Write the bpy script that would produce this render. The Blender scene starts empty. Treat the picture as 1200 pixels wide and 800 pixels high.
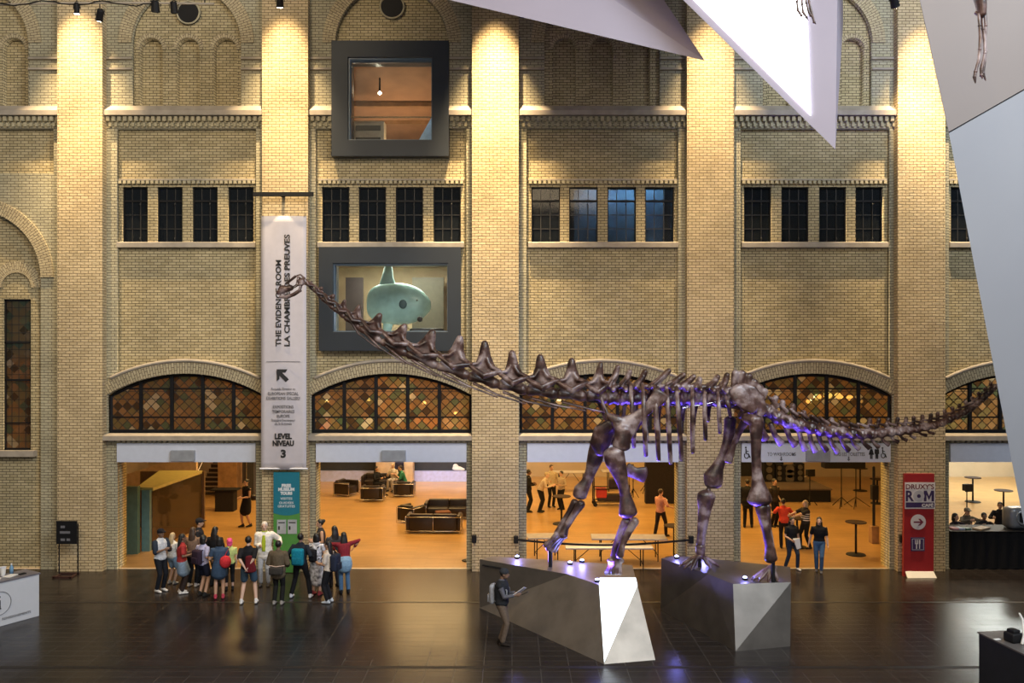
import bpy, bmesh, math, random
from mathutils import Vector, Matrix, Euler
random.seed(7)
SC = bpy.context.scene
COL = SC.collection
H = 6.7                      # camera height above the hall floor
HZ = 408.0                   # horizon row in the 1200x800 frame
V = Vector
PI = math.pi

def P(px, py, Y):
    """point at distance Y whose direction is that of the picture point"""
    return V(((px-600)*Y/1000.0, Y, H-(py-HZ)*Y/1000.0))
def G(px, py, z=0.0):
    """point at height z in the direction of the picture point"""
    Y = (H-z)*1000.0/(py-HZ)
    return V(((px-600)*Y/1000.0, Y, z))
def XW(px, Y=26.0): return (px-600)*Y/1000.0
def ZW(py, Y=26.0): return H-(py-HZ)*Y/1000.0

# ------------------------------------------------------------------ materials
def _nt(name):
    m = bpy.data.materials.new(name); m.use_nodes = True
    nt = m.node_tree
    b = nt.nodes['Principled BSDF']
    return m, nt, b
def N(nt, t, **kw):
    n = nt.nodes.new(t)
    for k, v in kw.items(): setattr(n, k, v)
    return n
def ramp(nt, fac, stops, interp='LINEAR'):
    r = N(nt, 'ShaderNodeValToRGB'); r.color_ramp.interpolation = interp
    e = r.color_ramp.elements
    while len(e) < len(stops): e.new(0.5)
    for i, (p, c) in enumerate(stops):
        e[i].position = p; e[i].color = (c[0], c[1], c[2], 1)
    nt.links.new(fac, r.inputs[0]); return r.outputs[0]
def mat(name, col, rough=0.6, metal=0.0, var=0.12, nscale=6.0, bump=0.0, spec=0.5, coat=0.0, emit=None, es=0.0):
    m, nt, b = _nt(name)
    tc = N(nt, 'ShaderNodeTexCoord'); no = N(nt, 'ShaderNodeTexNoise')
    no.inputs['Scale'].default_value = nscale; no.inputs['Detail'].default_value = 4
    nt.links.new(tc.outputs['Object'], no.inputs['Vector'])
    lo = tuple(max(0, c*(1-var)) for c in col); hi = tuple(min(1, c*(1+var)) for c in col)
    out = ramp(nt, no.outputs[0], [(0.3, lo), (0.7, hi)])
    nt.links.new(out, b.inputs['Base Color'])
    b.inputs['Roughness'].default_value = rough; b.inputs['Metallic'].default_value = metal
    b.inputs['Specular IOR Level'].default_value = spec; b.inputs['Coat Weight'].default_value = coat
    if bump:
        bp = N(nt, 'ShaderNodeBump'); bp.inputs['Strength'].default_value = bump; bp.inputs['Distance'].default_value = 0.02
        nt.links.new(no.outputs[0], bp.inputs['Height']); nt.links.new(bp.outputs[0], b.inputs['Normal'])
    if emit:
        b.inputs['Emission Color'].default_value = (*emit, 1); b.inputs['Emission Strength'].default_value = es
    return m
_cloth = {}
def cloth(col, rough=0.85):
    k = tuple(round(c, 3) for c in col)
    if k not in _cloth: _cloth[k] = mat('fabric', col, rough, 0, 0.18, 22, 0.1, 0.2)
    return _cloth[k]
def brick(name, c1, c2, mortar, bw=0.225, rh=0.084, ms=0.009, bump=0.5, tint=0.25):
    m, nt, b = _nt(name)
    uv = N(nt, 'ShaderNodeUVMap'); uv.uv_map = 'UVMap'
    br = N(nt, 'ShaderNodeTexBrick')
    br.offset = 0.5
    for k, v in (('Scale', 1.0), ('Mortar Size', ms), ('Mortar Smooth', 0.15), ('Bias', -0.1), ('Brick Width', bw), ('Row Height', rh)):
        br.inputs[k].default_value = v
    br.inputs['Color1'].default_value = (*c1, 1); br.inputs['Color2'].default_value = (*c2, 1); br.inputs['Mortar'].default_value = (*mortar, 1)
    nt.links.new(uv.outputs[0], br.inputs['Vector'])
    no = N(nt, 'ShaderNodeTexNoise'); no.inputs['Scale'].default_value = 0.7; no.inputs['Detail'].default_value = 5
    nt.links.new(uv.outputs[0], no.inputs['Vector'])
    tn = ramp(nt, no.outputs[0], [(0.3, (1-tint,)*3), (0.7, (1, 1, 1))])
    mx = N(nt, 'ShaderNodeMix', data_type='RGBA', blend_type='MULTIPLY'); mx.inputs[0].default_value = 1
    nt.links.new(br.outputs[0], mx.inputs[6]); nt.links.new(tn, mx.inputs[7])
    nt.links.new(mx.outputs[2], b.inputs['Base Color'])
    b.inputs['Roughness'].default_value = 0.7; b.inputs['Specular IOR Level'].default_value = 0.25
    n2 = N(nt, 'ShaderNodeTexNoise'); n2.inputs['Scale'].default_value = 14
    nt.links.new(uv.outputs[0], n2.inputs['Vector'])
    ma = N(nt, 'ShaderNodeMath', operation='MULTIPLY_ADD'); ma.inputs[1].default_value = -1.0
    nt.links.new(br.outputs['Fac'], ma.inputs[0]); nt.links.new(n2.outputs[0], ma.inputs[2])
    bp = N(nt, 'ShaderNodeBump'); bp.inputs['Strength'].default_value = bump; bp.inputs['Distance'].default_value = 0.02
    nt.links.new(ma.outputs[0], bp.inputs['Height']); nt.links.new(bp.outputs[0], b.inputs['Normal'])
    return m
M = {}
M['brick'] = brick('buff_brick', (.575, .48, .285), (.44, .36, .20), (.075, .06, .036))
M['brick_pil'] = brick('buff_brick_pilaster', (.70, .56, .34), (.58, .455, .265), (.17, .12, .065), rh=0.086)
M['brick_arch'] = brick('voussoir_brick', (.57, .48, .30), (.47, .39, .24), (.15, .11, .07), bw=0.20, rh=0.085)
M['stone'] = mat('sandstone', (.36, .315, .255), .8, var=.15, nscale=3, bump=.15)
M['dentil'] = mat('dentil_brick', (.42, .37, .24), .8, var=.2, nscale=8)
M['darkbrick'] = mat('dark_brick', (.16, .13, .08), .85)  # dark course set below each stone impost strip
M['mullion'] = mat('brick_mullion', (.56, .49, .34), .8, var=.15, nscale=12)
M['black'] = mat('black_metal', (.009, .009, .010), .6, spec=.25)
M['frame_dark'] = mat('charcoal_panel', (.012, .019, .028), .55, var=.1, nscale=2)
M['lead'] = mat('lead_came', (.03, .028, .025), .5)
M['white_paint'] = mat('white_paint', (.66, .70, .80), .5, var=.03)
M['lintel_grey'] = mat('grey_exit_box', (.33, .34, .36), .5)
M['crystal'] = mat('crystal_plaster', (.27, .245, .30), .6, var=.04, nscale=.6)
M['steel'] = mat('brushed_steel', (.27, .235, .195), .46, .75, var=.18, nscale=1.8)
M['steel_dark'] = mat('blackened_steel', (.13, .115, .10), .42, .7, var=.2, nscale=1.8)
M['chrome'] = mat('chrome', (.75, .72, .68), .18, 1.0, var=.03)
M['leather'] = mat('black_leather', (.016, .010, .008), .32, var=.2, nscale=9, bump=.1)
M['wood_brown'] = mat('brown_wood', (.30, .17, .08), .5, var=.25, nscale=4)
M['paper'] = mat('white_paper', (.78, .77, .74), .7, var=.03)
M['skin'] = mat('skin', (.50, .30, .20), .55, var=.06)
M['skin_dark'] = mat('skin_deep', (.20, .115, .075), .55, var=.06)
M['skin_light'] = mat('skin_fair', (.66, .43, .32), .55, var=.06)
M['hair_black'] = mat('hair_black', (.010, .008, .007), .45, var=.3, nscale=30, bump=.3)
M['hair_brown'] = mat('hair_brown', (.05, .028, .016), .5, var=.3, nscale=30, bump=.3)
M['hair_white'] = mat('hair_white', (.66, .62, .57), .6, var=.1, nscale=30, bump=.3)
M['hair_blond'] = mat('hair_blond', (.42, .33, .20), .6, var=.15, nscale=30, bump=.3)
M['lamp'] = mat('lamp_lens', (1, .9, .7), .4, emit=(1, .86, .62), es=40)
M['pend'] = mat('pendant_glass', (1, .85, .55), .4, emit=(1, .74, .34), es=7)
M['bluelamp'] = mat('blue_led_lens', (.6, .7, 1), .4, emit=(.35, .42, 1), es=14)
M['ink'] = mat('black_ink', (.02, .02, .022), .6)
M['ink_soft'] = mat('grey_ink', (.16, .16, .18), .6)
M['lit'] = mat('white_emission', (.9, .95, 1), .4, emit=(.82, .93, 1.0), es=1.6)  # self-glowing white for one plinth facet, brightness set in the material

def bone_mat():
    m, nt, b = _nt('fossil_bone')
    tc = N(nt, 'ShaderNodeTexCoord')
    n1 = N(nt, 'ShaderNodeTexNoise'); n1.inputs['Scale'].default_value = 3.1; n1.inputs['Detail'].default_value = 6
    n2 = N(nt, 'ShaderNodeTexNoise'); n2.inputs['Scale'].default_value = 24; n2.inputs['Detail'].default_value = 5
    nt.links.new(tc.outputs['Object'], n1.inputs['Vector']); nt.links.new(tc.outputs['Object'], n2.inputs['Vector'])
    c = ramp(nt, n1.outputs[0], [(.40, (.030, .013, .010)), (.51, (.10, .052, .042)), (.62, (.28, .215, .21))])
    nt.links.new(c, b.inputs['Base Color'])
    b.inputs['Roughness'].default_value = .36; b.inputs['Specular IOR Level'].default_value = .7
    bp = N(nt, 'ShaderNodeBump'); bp.inputs['Strength'].default_value = .35; bp.inputs['Distance'].default_value = .015
    nt.links.new(n2.outputs[0], bp.inputs['Height']); nt.links.new(bp.outputs[0], b.inputs['Normal'])
    return m
M['bone'] = bone_mat()
def tile_floor_mat():
    m, nt, b = _nt('dark_glazed_tile')
    uv = N(nt, 'ShaderNodeUVMap'); uv.uv_map = 'UVMap'
    br = N(nt, 'ShaderNodeTexBrick'); br.offset = 0.0
    for k, v in (('Scale', 1.0), ('Mortar Size', .010), ('Mortar Smooth', .1), ('Bias', 0), ('Brick Width', .6), ('Row Height', .3)):
        br.inputs[k].default_value = v
    br.inputs['Color1'].default_value = (.016, .013, .012, 1); br.inputs['Color2'].default_value = (.024, .019, .017, 1)
    br.inputs['Mortar'].default_value = (.052, .047, .043, 1)
    nt.links.new(uv.outputs[0], br.inputs['Vector'])
    nt.links.new(br.outputs[0], b.inputs['Base Color'])
    no = N(nt, 'ShaderNodeTexNoise'); no.inputs['Scale'].default_value = 1.3; no.inputs['Detail'].default_value = 6
    nt.links.new(uv.outputs[0], no.inputs['Vector'])
    mr = N(nt, 'ShaderNodeMapRange'); mr.inputs[3].default_value = .20; mr.inputs[4].default_value = .29
    nt.links.new(no.outputs[0], mr.inputs[0]); nt.links.new(mr.outputs[0], b.inputs['Roughness'])
    b.inputs['Specular IOR Level'].default_value = .24
    bp = N(nt, 'ShaderNodeBump'); bp.inputs['Strength'].default_value = .25; bp.inputs['Distance'].default_value = .01; bp.invert = True
    nt.links.new(br.outputs['Fac'], bp.inputs['Height'])
    n3 = N(nt, 'ShaderNodeTexNoise'); n3.inputs['Scale'].default_value = 5.0
    nt.links.new(uv.outputs[0], n3.inputs['Vector'])
    b2 = N(nt, 'ShaderNodeBump'); b2.inputs['Strength'].default_value = .03; b2.inputs['Distance'].default_value = .01
    nt.links.new(n3.outputs[0], b2.inputs['Height']); nt.links.new(bp.outputs[0], b2.inputs['Normal'])
    nt.links.new(b2.outputs[0], b.inputs['Normal'])
    return m
M['tile'] = tile_floor_mat()
def wood_floor_mat():
    m, nt, b = _nt('parquet')
    uv = N(nt, 'ShaderNodeUVMap'); uv.uv_map = 'UVMap'
    br = N(nt, 'ShaderNodeTexBrick')
    for k, v in (('Scale', 1.0), ('Mortar Size', .002), ('Bias', 0), ('Brick Width', .9), ('Row Height', .09)):
        br.inputs[k].default_value = v
    br.inputs['Color1'].default_value = (.56, .335, .125, 1); br.inputs['Color2'].default_value = (.46, .265, .095, 1)
    br.inputs['Mortar'].default_value = (.2, .1, .04, 1)
    nt.links.new(uv.outputs[0], br.inputs['Vector'])
    no = N(nt, 'ShaderNodeTexNoise'); no.inputs['Scale'].default_value = .8; no.inputs['Detail'].default_value = 5
    nt.links.new(uv.outputs[0], no.inputs['Vector'])
    tn = ramp(nt, no.outputs[0], [(.3, (.75, .75, .75)), (.7, (1, 1, 1))])
    mx = N(nt, 'ShaderNodeMix', data_type='RGBA', blend_type='MULTIPLY'); mx.inputs[0].default_value = 1
    nt.links.new(br.outputs[0], mx.inputs[6]); nt.links.new(tn, mx.inputs[7]); nt.links.new(mx.outputs[2], b.inputs['Base Color'])
    b.inputs['Roughness'].default_value = .28
    return m
M['parquet'] = wood_floor_mat()
def glass_mat(name, col=(.75, .8, .8), transp=.8, rough=.05):
    m, nt, b = _nt(name)
    out = nt.nodes['Material Output']
    t = N(nt, 'ShaderNodeBsdfTransparent'); t.inputs[0].default_value = (*col, 1)
    b.inputs['Base Color'].default_value = (col[0]*.12, col[1]*.12, col[2]*.12, 1); b.inputs['Roughness'].default_value = rough
    mx = N(nt, 'ShaderNodeMixShader'); mx.inputs[0].default_value = transp
    nt.links.new(b.outputs[0], mx.inputs[1]); nt.links.new(t.outputs[0], mx.inputs[2]); nt.links.new(mx.outputs[0], out.inputs[0])
    return m
M['glass'] = glass_mat('clear_glass', (.92, .95, .95), .93, .2)
M['glass_dark'] = glass_mat('dark_glass', (.30, .36, .42), .72, .08)
M['glass_green'] = glass_mat('greenish_glass', (.85, .66, .38), .62, .05)
def stained():
    m, nt, b = _nt('leaded_coloured_glass')
    out = nt.nodes['Material Output']
    uv = N(nt, 'ShaderNodeUVMap'); uv.uv_map = 'UVMap'
    mp = N(nt, 'ShaderNodeMapping'); mp.inputs['Rotation'].default_value = (0, 0, PI/4); s = 1/0.205
    mp.inputs['Scale'].default_value = (s, s, s)
    nt.links.new(uv.outputs[0], mp.inputs[0])
    fl = N(nt, 'ShaderNodeVectorMath', operation='FLOOR'); nt.links.new(mp.outputs[0], fl.inputs[0])
    wn = N(nt, 'ShaderNodeTexWhiteNoise', noise_dimensions='2D'); nt.links.new(fl.outputs[0], wn.inputs['Vector'])
    c = ramp(nt, wn.outputs[0], [(0, (.66, .52, .33)), (.34, (.58, .54, .36)), (.56, (.42, .50, .38)), (.68, (.74, .60, .42)), (.82, (.36, .29, .20)), (.93, (.92, .92, .84))], 'CONSTANT')
    t = N(nt, 'ShaderNodeBsdfTransparent'); nt.links.new(c, t.inputs[0])
    tr = N(nt, 'ShaderNodeBsdfTranslucent'); nt.links.new(c, tr.inputs[0])
    m1 = N(nt, 'ShaderNodeMixShader'); m1.inputs[0].default_value = .30
    nt.links.new(t.outputs[0], m1.inputs[1]); nt.links.new(tr.outputs[0], m1.inputs[2])
    mul = N(nt, 'ShaderNodeMix', data_type='RGBA', blend_type='MULTIPLY'); mul.inputs[0].default_value = 1; mul.inputs[7].default_value = (.35, .35, .35, 1)
    nt.links.new(c, mul.inputs[6]); nt.links.new(mul.outputs[2], b.inputs['Base Color'])
    b.inputs['Roughness'].default_value = .2
    m2 = N(nt, 'ShaderNodeMixShader'); m2.inputs[0].default_value = .85
    nt.links.new(b.outputs[0], m2.inputs[1]); nt.links.new(m1.outputs[0], m2.inputs[2]); nt.links.new(m2.outputs[0], out.inputs[0])
    return m
M['stained'] = stained()

# ------------------------------------------------------------------ object helpers
ORG = {}
def tag(o, label=None, cat=None, group=None, kind=None):
    if label: o['label'] = label
    if cat: o['category'] = cat
    if group: o['group'] = group
    if kind: o['kind'] = kind
    return o
def empty(name, loc, rz=0.0, label=None, cat=None, group=None, kind=None):
    o = bpy.data.objects.new(name, None); COL.objects.link(o)
    o.location = loc; o.rotation_euler = (0, 0, rz); o.empty_display_size = .2
    ORG[o.name] = V(loc)
    return tag(o, label, cat, group, kind)
def box_uv(me):
    while me.uv_layers: me.uv_layers.remove(me.uv_layers[0])
    uv = me.uv_layers.new(name='UVMap')
    for p in me.polygons:
        n = p.normal; ax = max(range(3), key=lambda i: abs(n[i]))
        for li in p.loop_indices:
            c = me.vertices[me.loops[li].vertex_index].co
            uv.data[li].uv = (c.y, c.z) if ax == 0 else (c.x, c.z) if ax == 1 else (c.x, c.y)
class MB:
    def __init__(s): s.bm = bmesh.new()
    def box(s, a, b):
        x0, y0, z0 = a; x1, y1, z1 = b
        v = [s.bm.verts.new(c) for c in ((x0,y0,z0),(x1,y0,z0),(x1,y1,z0),(x0,y1,z0),(x0,y0,z1),(x1,y0,z1),(x1,y1,z1),(x0,y1,z1))]
        for f in ((0,3,2,1),(4,5,6,7),(0,1,5,4),(1,2,6,5),(2,3,7,6),(3,0,4,7)): s.bm.faces.new([v[i] for i in f])
        return s
    def cbox(s, c, d, rz=0.0, bev=0.0, M4=None):
        """box centred at c with size d turned by rz"""
        mt = M4 if M4 is not None else Matrix.Translation(c) @ Matrix.Rotation(rz, 4, 'Z')
        r = bmesh.ops.create_cube(s.bm, size=1.0, matrix=mt @ Matrix.Diagonal((*d, 1)))
        if bev:
            es = set(e for v in r['verts'] for e in v.link_edges)
            bmesh.ops.bevel(s.bm, geom=list(es), offset=bev, segments=2, profile=.6, affect='EDGES')
        return s
    def prism(s, poly, d):
        """closed polygon (3D points) pushed along vector d"""
        d = V(d); n = len(poly)
        a = [s.bm.verts.new(p) for p in poly]; b = [s.bm.verts.new(V(p)+d) for p in poly]
        s.bm.faces.new(a); s.bm.faces.new(b[::-1])
        for i in range(n): s.bm.faces.new((a[i], b[i], b[(i+1) % n], a[(i+1) % n]))
        return s
    def hull(s, pts):
        vs = [s.bm.verts.new(p) for p in pts]
        bmesh.ops.convex_hull(s.bm, input=vs); return s
    def tube(s, pts, rad, seg=10, up=(0, 0, 1), round_=True):
        """tube through pts; each radius is a number or (side, up)"""
        pts = [V(p) for p in pts]; n = len(pts)
        if not isinstance(rad, (list, tuple)): rad = [rad]*n
        rad = [(r, r) if not isinstance(r, (list, tuple)) else r for r in rad]
        if round_:
            t0 = (pts[0]-pts[1]).normalized(); t1 = (pts[-1]-pts[-2]).normalized()
            r0 = min(rad[0]); r1 = min(rad[-1])
            pts = [pts[0]+t0*r0*.8, pts[0]+t0*r0*.45] + pts + [pts[-1]+t1*r1*.45, pts[-1]+t1*r1*.8]
            rad = [tuple(r*.35 for r in rad[0]), tuple(r*.8 for r in rad[0])] + rad + [tuple(r*.8 for r in rad[-1]), tuple(r*.35 for r in rad[-1])]
            n += 4
        rings = []
        up = V(up); pu = None
        for i in range(n):
            t = (pts[min(i+1, n-1)]-pts[max(i-1, 0)]).normalized()
            ref = up if pu is None else pu
            u = ref - t*ref.dot(t)
            if u.length < 1e-3: u = V((0, 1, 0)) - t*t.y
            if u.length < 1e-3: u = V((1, 0, 0)) - t*t.x
            u.normalize(); w = t.cross(u); pu = u
            ra, rb = rad[i]
            rings.append([s.bm.verts.new(pts[i] + w*ra*math.cos(2*PI*k/seg) + u*rb*math.sin(2*PI*k/seg)) for k in range(seg)])
        for i in range(n-1):
            for k in range(seg):
                s.bm.faces.new((rings[i][k], rings[i][(k+1) % seg], rings[i+1][(k+1) % seg], rings[i+1][k]))
        s.bm.faces.new(rings[0][::-1]); s.bm.faces.new(rings[-1])
        return s
    def ell(s, c, r, seg=14, M3=None):
        mt = Matrix.Translation(c) @ (M3.to_4x4() if M3 else Matrix.Identity(4)) @ Matrix.Diagonal((*r, 1))
        bmesh.ops.create_uvsphere(s.bm, u_segments=seg, v_segments=max(6, seg//2+1), radius=1.0, matrix=mt); return s
    def cyl(s, a, b, r, seg=16, r2=None):
        return s.tube([a, b], [r, r if r2 is None else r2], seg, round_=False)
    def build(s, name, material, parent=None, local=False, smooth=False, remesh=0, bevel=0, kind=None, uv=True, sm=2, subsurf=0):
        bm = s.bm
        bmesh.ops.recalc_face_normals(bm, faces=bm.faces)
        if smooth:
            for f in bm.faces: f.smooth = True
        me = bpy.data.meshes.new(name); bm.to_mesh(me); bm.free()
        if uv and not remesh: box_uv(me)
        o = bpy.data.objects.new(name, me); COL.objects.link(o)
        if parent is not None:
            o.parent = parent
            off = V((0, 0, 0)) if local else ORG.get(parent.name, V((0, 0, 0)))
            ORG[o.name] = off
        else:
            xs = [v.co.x for v in me.vertices]; ys = [v.co.y for v in me.vertices]; zs = [v.co.z for v in me.vertices]
            off = V(((min(xs)+max(xs))/2, (min(ys)+max(ys))/2, min(zs)))
            o.location = off; ORG[o.name] = off
        if off.length: me.transform(Matrix.Translation(-off))
        me.materials.append(material)
        if remesh:
            r = o.modifiers.new('Remesh', 'REMESH'); r.mode = 'VOXEL'; r.voxel_size = remesh; r.use_smooth_shade = True
            if sm:
                k = o.modifiers.new('Smooth', 'SMOOTH'); k.factor = .5; k.iterations = sm
        if bevel:
            k = o.modifiers.new('Bevel', 'BEVEL'); k.width = bevel; k.segments = 2; k.limit_method = 'ANGLE'
        if subsurf:
            k = o.modifiers.new('Subsurf', 'SUBSURF'); k.levels = subsurf; k.render_levels = subsurf
        if kind: o['kind'] = kind
        return o
def copy_tree(o, parent=None):
    c = o.copy(); COL.objects.link(c)
    if parent is not None: c.parent = parent
    for ch in list(o.children): copy_tree(ch, c)
    return c
def slab(outer, holes, y0, y1, mb=None):
    """wall slab between y0 and y1 whose outline and openings are (x, z) loops"""
    cu = bpy.data.curves.new('outline', 'CURVE'); cu.dimensions = '2D'; cu.fill_mode = 'BOTH'
    for loop in [outer]+holes:
        sp = cu.splines.new('POLY'); sp.points.add(len(loop)-1); sp.use_cyclic_u = True
        for i, (x, z) in enumerate(loop): sp.points[i].co = (x, z, 0, 1)
    cu.extrude = abs(y1-y0)/2
    o = bpy.data.objects.new('outline', cu); COL.objects.link(o)
    dg = bpy.context.evaluated_depsgraph_get(); me = bpy.data.meshes.new_from_object(o.evaluated_get(dg))
    bpy.data.objects.remove(o); bpy.data.curves.remove(cu)
    yc = (y0+y1)/2
    for v in me.vertices:
        x, z, d = v.co; v.co = (x, yc+d, z)
    mb = mb or MB()
    mb.bm.from_mesh(me); bpy.data.meshes.remove(me)
    bmesh.ops.remove_doubles(mb.bm, verts=mb.bm.verts, dist=1e-5)
    return mb
def rect(x0, x1, z0, z1): return [(x0, z0), (x1, z0), (x1, z1), (x0, z1)]
def arc(cx, cz, r, a0, a1, n=24):
    return [(cx+r*math.cos(a0+(a1-a0)*i/n), cz+r*math.sin(a0+(a1-a0)*i/n)) for i in range(n+1)]
def text(body, size, mtx, material, parent, bold=0.0, ext=.003, name='lettering', align='CENTER', spacing=1.0, sx=1.0, fit=None):
    cu = bpy.data.curves.new(name, 'FONT'); cu.body = body; cu.size = size; cu.align_x = align; cu.align_y = 'CENTER'
    cu.extrude = ext; cu.offset = bold; cu.space_character = spacing; cu.resolution_u = 3
    o = bpy.data.objects.new(name, cu); COL.objects.link(o)
    dg = bpy.context.evaluated_depsgraph_get(); me = bpy.data.meshes.new_from_object(o.evaluated_get(dg))
    bpy.data.objects.remove(o); bpy.data.curves.remove(cu)
    fy = 1.0
    if fit:
        xs = [v.co.x for v in me.vertices]; ys = [v.co.y for v in me.vertices]
        me.transform(Matrix.Translation((-(min(xs)+max(xs))/2, -(min(ys)+max(ys))/2, 0)))
        sx = fit[0]/(max(xs)-min(xs)); fy = fit[1]/(max(ys)-min(ys))
    me.transform(mtx @ Matrix.Diagonal((sx, fy, 1, 1))); me.transform(Matrix.Translation(-ORG.get(parent.name, V((0, 0, 0)))))
    me.materials.clear(); me.materials.append(material)
    t = bpy.data.objects.new(name, me); COL.objects.link(t); t.parent = parent
    return t
def face_mtx(loc, roll=0.0, rz=0.0):
    """text matrix: upright, read from the camera's side, turned in its plane by roll"""
    return Matrix.Translation(loc) @ Matrix.Rotation(rz, 4, 'Z') @ Matrix.Rotation(PI/2, 4, 'X') @ Matrix.Rotation(roll, 4, 'Z')
# ------------------------------------------------------------------ camera, world
cam = bpy.data.cameras.new('camera'); co = bpy.data.objects.new('camera', cam); COL.objects.link(co)
co.location = (0, 0, H); co.rotation_euler = (PI/2, 0, 0); cam.lens = 30; cam.sensor_width = 36; cam.shift_y = 8/1200; cam.clip_end = 200
SC.camera = co
w = bpy.data.worlds.new('hall_air'); SC.world = w; w.use_nodes = True
w.node_tree.nodes['Background'].inputs[0].default_value = (.50, .56, .70, 1); w.node_tree.nodes['Background'].inputs[1].default_value = .16
SC.view_settings.view_transform = 'Standard'; SC.view_settings.look = 'None'; SC.view_settings.gamma = 1; SC.view_settings.exposure = 0.0
SC.view_settings.use_curve_mapping = False
SC.cycles.use_denoising = True; SC.cycles.max_bounces = 8; SC.cycles.transparent_max_bounces = 16
SC.cycles.sample_clamp_indirect = 6

# ------------------------------------------------------------------ setting: floors and walls
MB().box((-24, -4, -.3), (24, 25.98, 0)).build('floor', M['tile'], kind='structure')
mb = MB()
for yy, ww in ((22.52, .10), (17.93, .13)): mb.box((-24, yy-ww/2, 0), (24, yy+ww/2, .004))
mb.build('trim_1', mat('black_joint', (.012, .010, .010), .5), kind='structure')
MB().box((-20, 25.93, 0), (20, 26.03, .012)).build('trim_40', mat('pale_threshold', (.62, .50, .36), .4), kind='structure')
MB().box((-22, 25.98, -.3), (28, 46, .004)).build('floor', M['parquet'], kind='structure')

PIL = [(-19.9, -18.4), (-13.64, -12.29), (-7.50, -6.12), (-1.20, .20), (5.25, 6.66), (11.57, 13.0), (17.7, 19.1)]
BAYS = [(-18.4, -13.64), (-12.29, -7.50), (-6.12, -1.20), (.20, 5.25), (6.66, 11.57), (13.0, 17.7)]
ZT = 20.0
YM, YS = 26.0, 25.86         # recessed field and framing strips
door_x = [None, (-11.97, -7.76), (-5.95, -1.38), (.44, 5.04), (6.93, 11.45), (13.24, 17.5)]
LINT, LTOP, SILL0, SILL1 = 3.26, 3.83, 3.93, 4.13
SPR, CRN = 5.28, 5.93
def seg_arc(xa, xb, zs, zc, off=0.0, n=28):
    """points of a low arch from (xa, zs) over crown zc to (xb, zs), widened by off"""
    c = (xb-xa)/2; r = (c*c+(zc-zs)**2)/(2*(zc-zs)); cz = zc-r; cx = (xa+xb)/2
    a = math.asin(c/r)
    return [(cx+(r+off)*math.sin(t), cz+(r+off)*math.cos(t)) for t in [-a+2*a*i/n for i in range(n+1)]], (cx, cz, r, a)
SMALL = {1: [-11.49, -10.43, -9.36, -8.27], 2: [-5.38, -4.26, -3.13, -1.98], 3: [1.03, 2.18, 3.35, 4.50], 4: [7.49, 8.63, 9.78, 10.89], 5: [13.78, 14.9, 16.0, 17.1]}
SW = {1: .39, 2: .42, 3: .44, 4: .42, 5: .41}
SZ0, SZ1 = 9.93, 11.62
UP = {0: (-16.3, 1.65), 1: (-9.86, 1.65), 2: (-3.64, 1.70), 3: (2.73, 1.75), 4: (9.25, 1.65), 5: (15.4, 1.65)}
NZ0, NZS, NR = 14.06, 15.80, .35
holes = []
recess = MB()
for i, (a, b) in enumerate(BAYS):
    if i:
        x0, x1 = door_x[i]; holes.append(rect(x0, x1, -.05, LINT))
        pts, _ = seg_arc(a+.02, b-.02, SPR, CRN)
        holes.append(pts+[(b-.02, SILL1), (a+.02, SILL1)])
        for cx in SMALL[i]: holes.append(rect(cx-SW[i], cx+SW[i], SZ0, SZ1))
    cx, r = UP[i]
    if i != 2:
        for k in (-1, 0, 1):
            nx = cx+k*1.13
            holes.append([(nx+NR, NZ0), (nx+NR, NZS)]+arc(nx, NZS, NR, 0, PI, 12)[1:-1]+[(nx-NR, NZS), (nx-NR, NZ0)])
        recess.box((cx-1.6, 26.22, NZ0-.1), (cx+1.6, 26.4, NZS+NR+.1))
FW = (-5.50, -1.83, 7.10, 9.36)      # opening of the fish window
UW = (-5.03, -2.30, 12.86, 15.55)    # opening of the upper square window
holes.append(rect(*FW)); holes.append(rect(*UW))
LW = [(-15.50, -14.66), (-17.94, -17.1)]
for xa, xb in LW: holes.append(rect(xa, xb, 3.6, 8.2))
mb = slab(rect(-21, 28, -.3, ZT), holes, YM, 26.5)
wall = mb.build('wall_back', M['brick'], kind='structure')
recess.build('wall_back_niche', M['brick'], kind='structure')
# framing strips in front of the field of each bay, with the arch ring
mb = MB(); ring = MB(); hood = MB(); ring_uv = []
def add_ring(cx, cz, r0, r1, a0, a1, yf, yb, n=40, uvs=None):
    """solid arch ring; angles measured from straight up"""
    bm = ringbm
    lay = bm.loops.layers.uv['UVMap']
    prev = None
    for i in range(n+1):
        t = a0+(a1-a0)*i/n; s_, c_ = math.sin(t), math.cos(t)
        cur = [bm.verts.new((cx+r*s_, y, cz+r*c_)) for r, y in ((r0, yf), (r1, yf), (r1, yb), (r0, yb))]
        if prev:
            L0 = (a0+(a1-a0)*(i-1)/n)*r1; L1 = t*r1
            for j, (q0, q1, v0, v1) in enumerate(((0, 1, 0, r1-r0), (1, 2, 0, .2), (2, 3, 0, r1-r0), (3, 0, 0, .2))):
                f = bm.faces.new((prev[q0], prev[q1], cur[q1], cur[q0]))
                for lp, (u, v_) in zip(f.loops, ((v0, L0), (v1, L0), (v1, L1), (v0, L1))): lp[lay].uv = (u, v_)
        else: bm.faces.new(cur)
        prev = cur
    bm.faces.new(prev[::-1])
ringbm = bmesh.new(); ringbm.loops.layers.uv.new('UVMap')
strips = MB()
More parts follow.
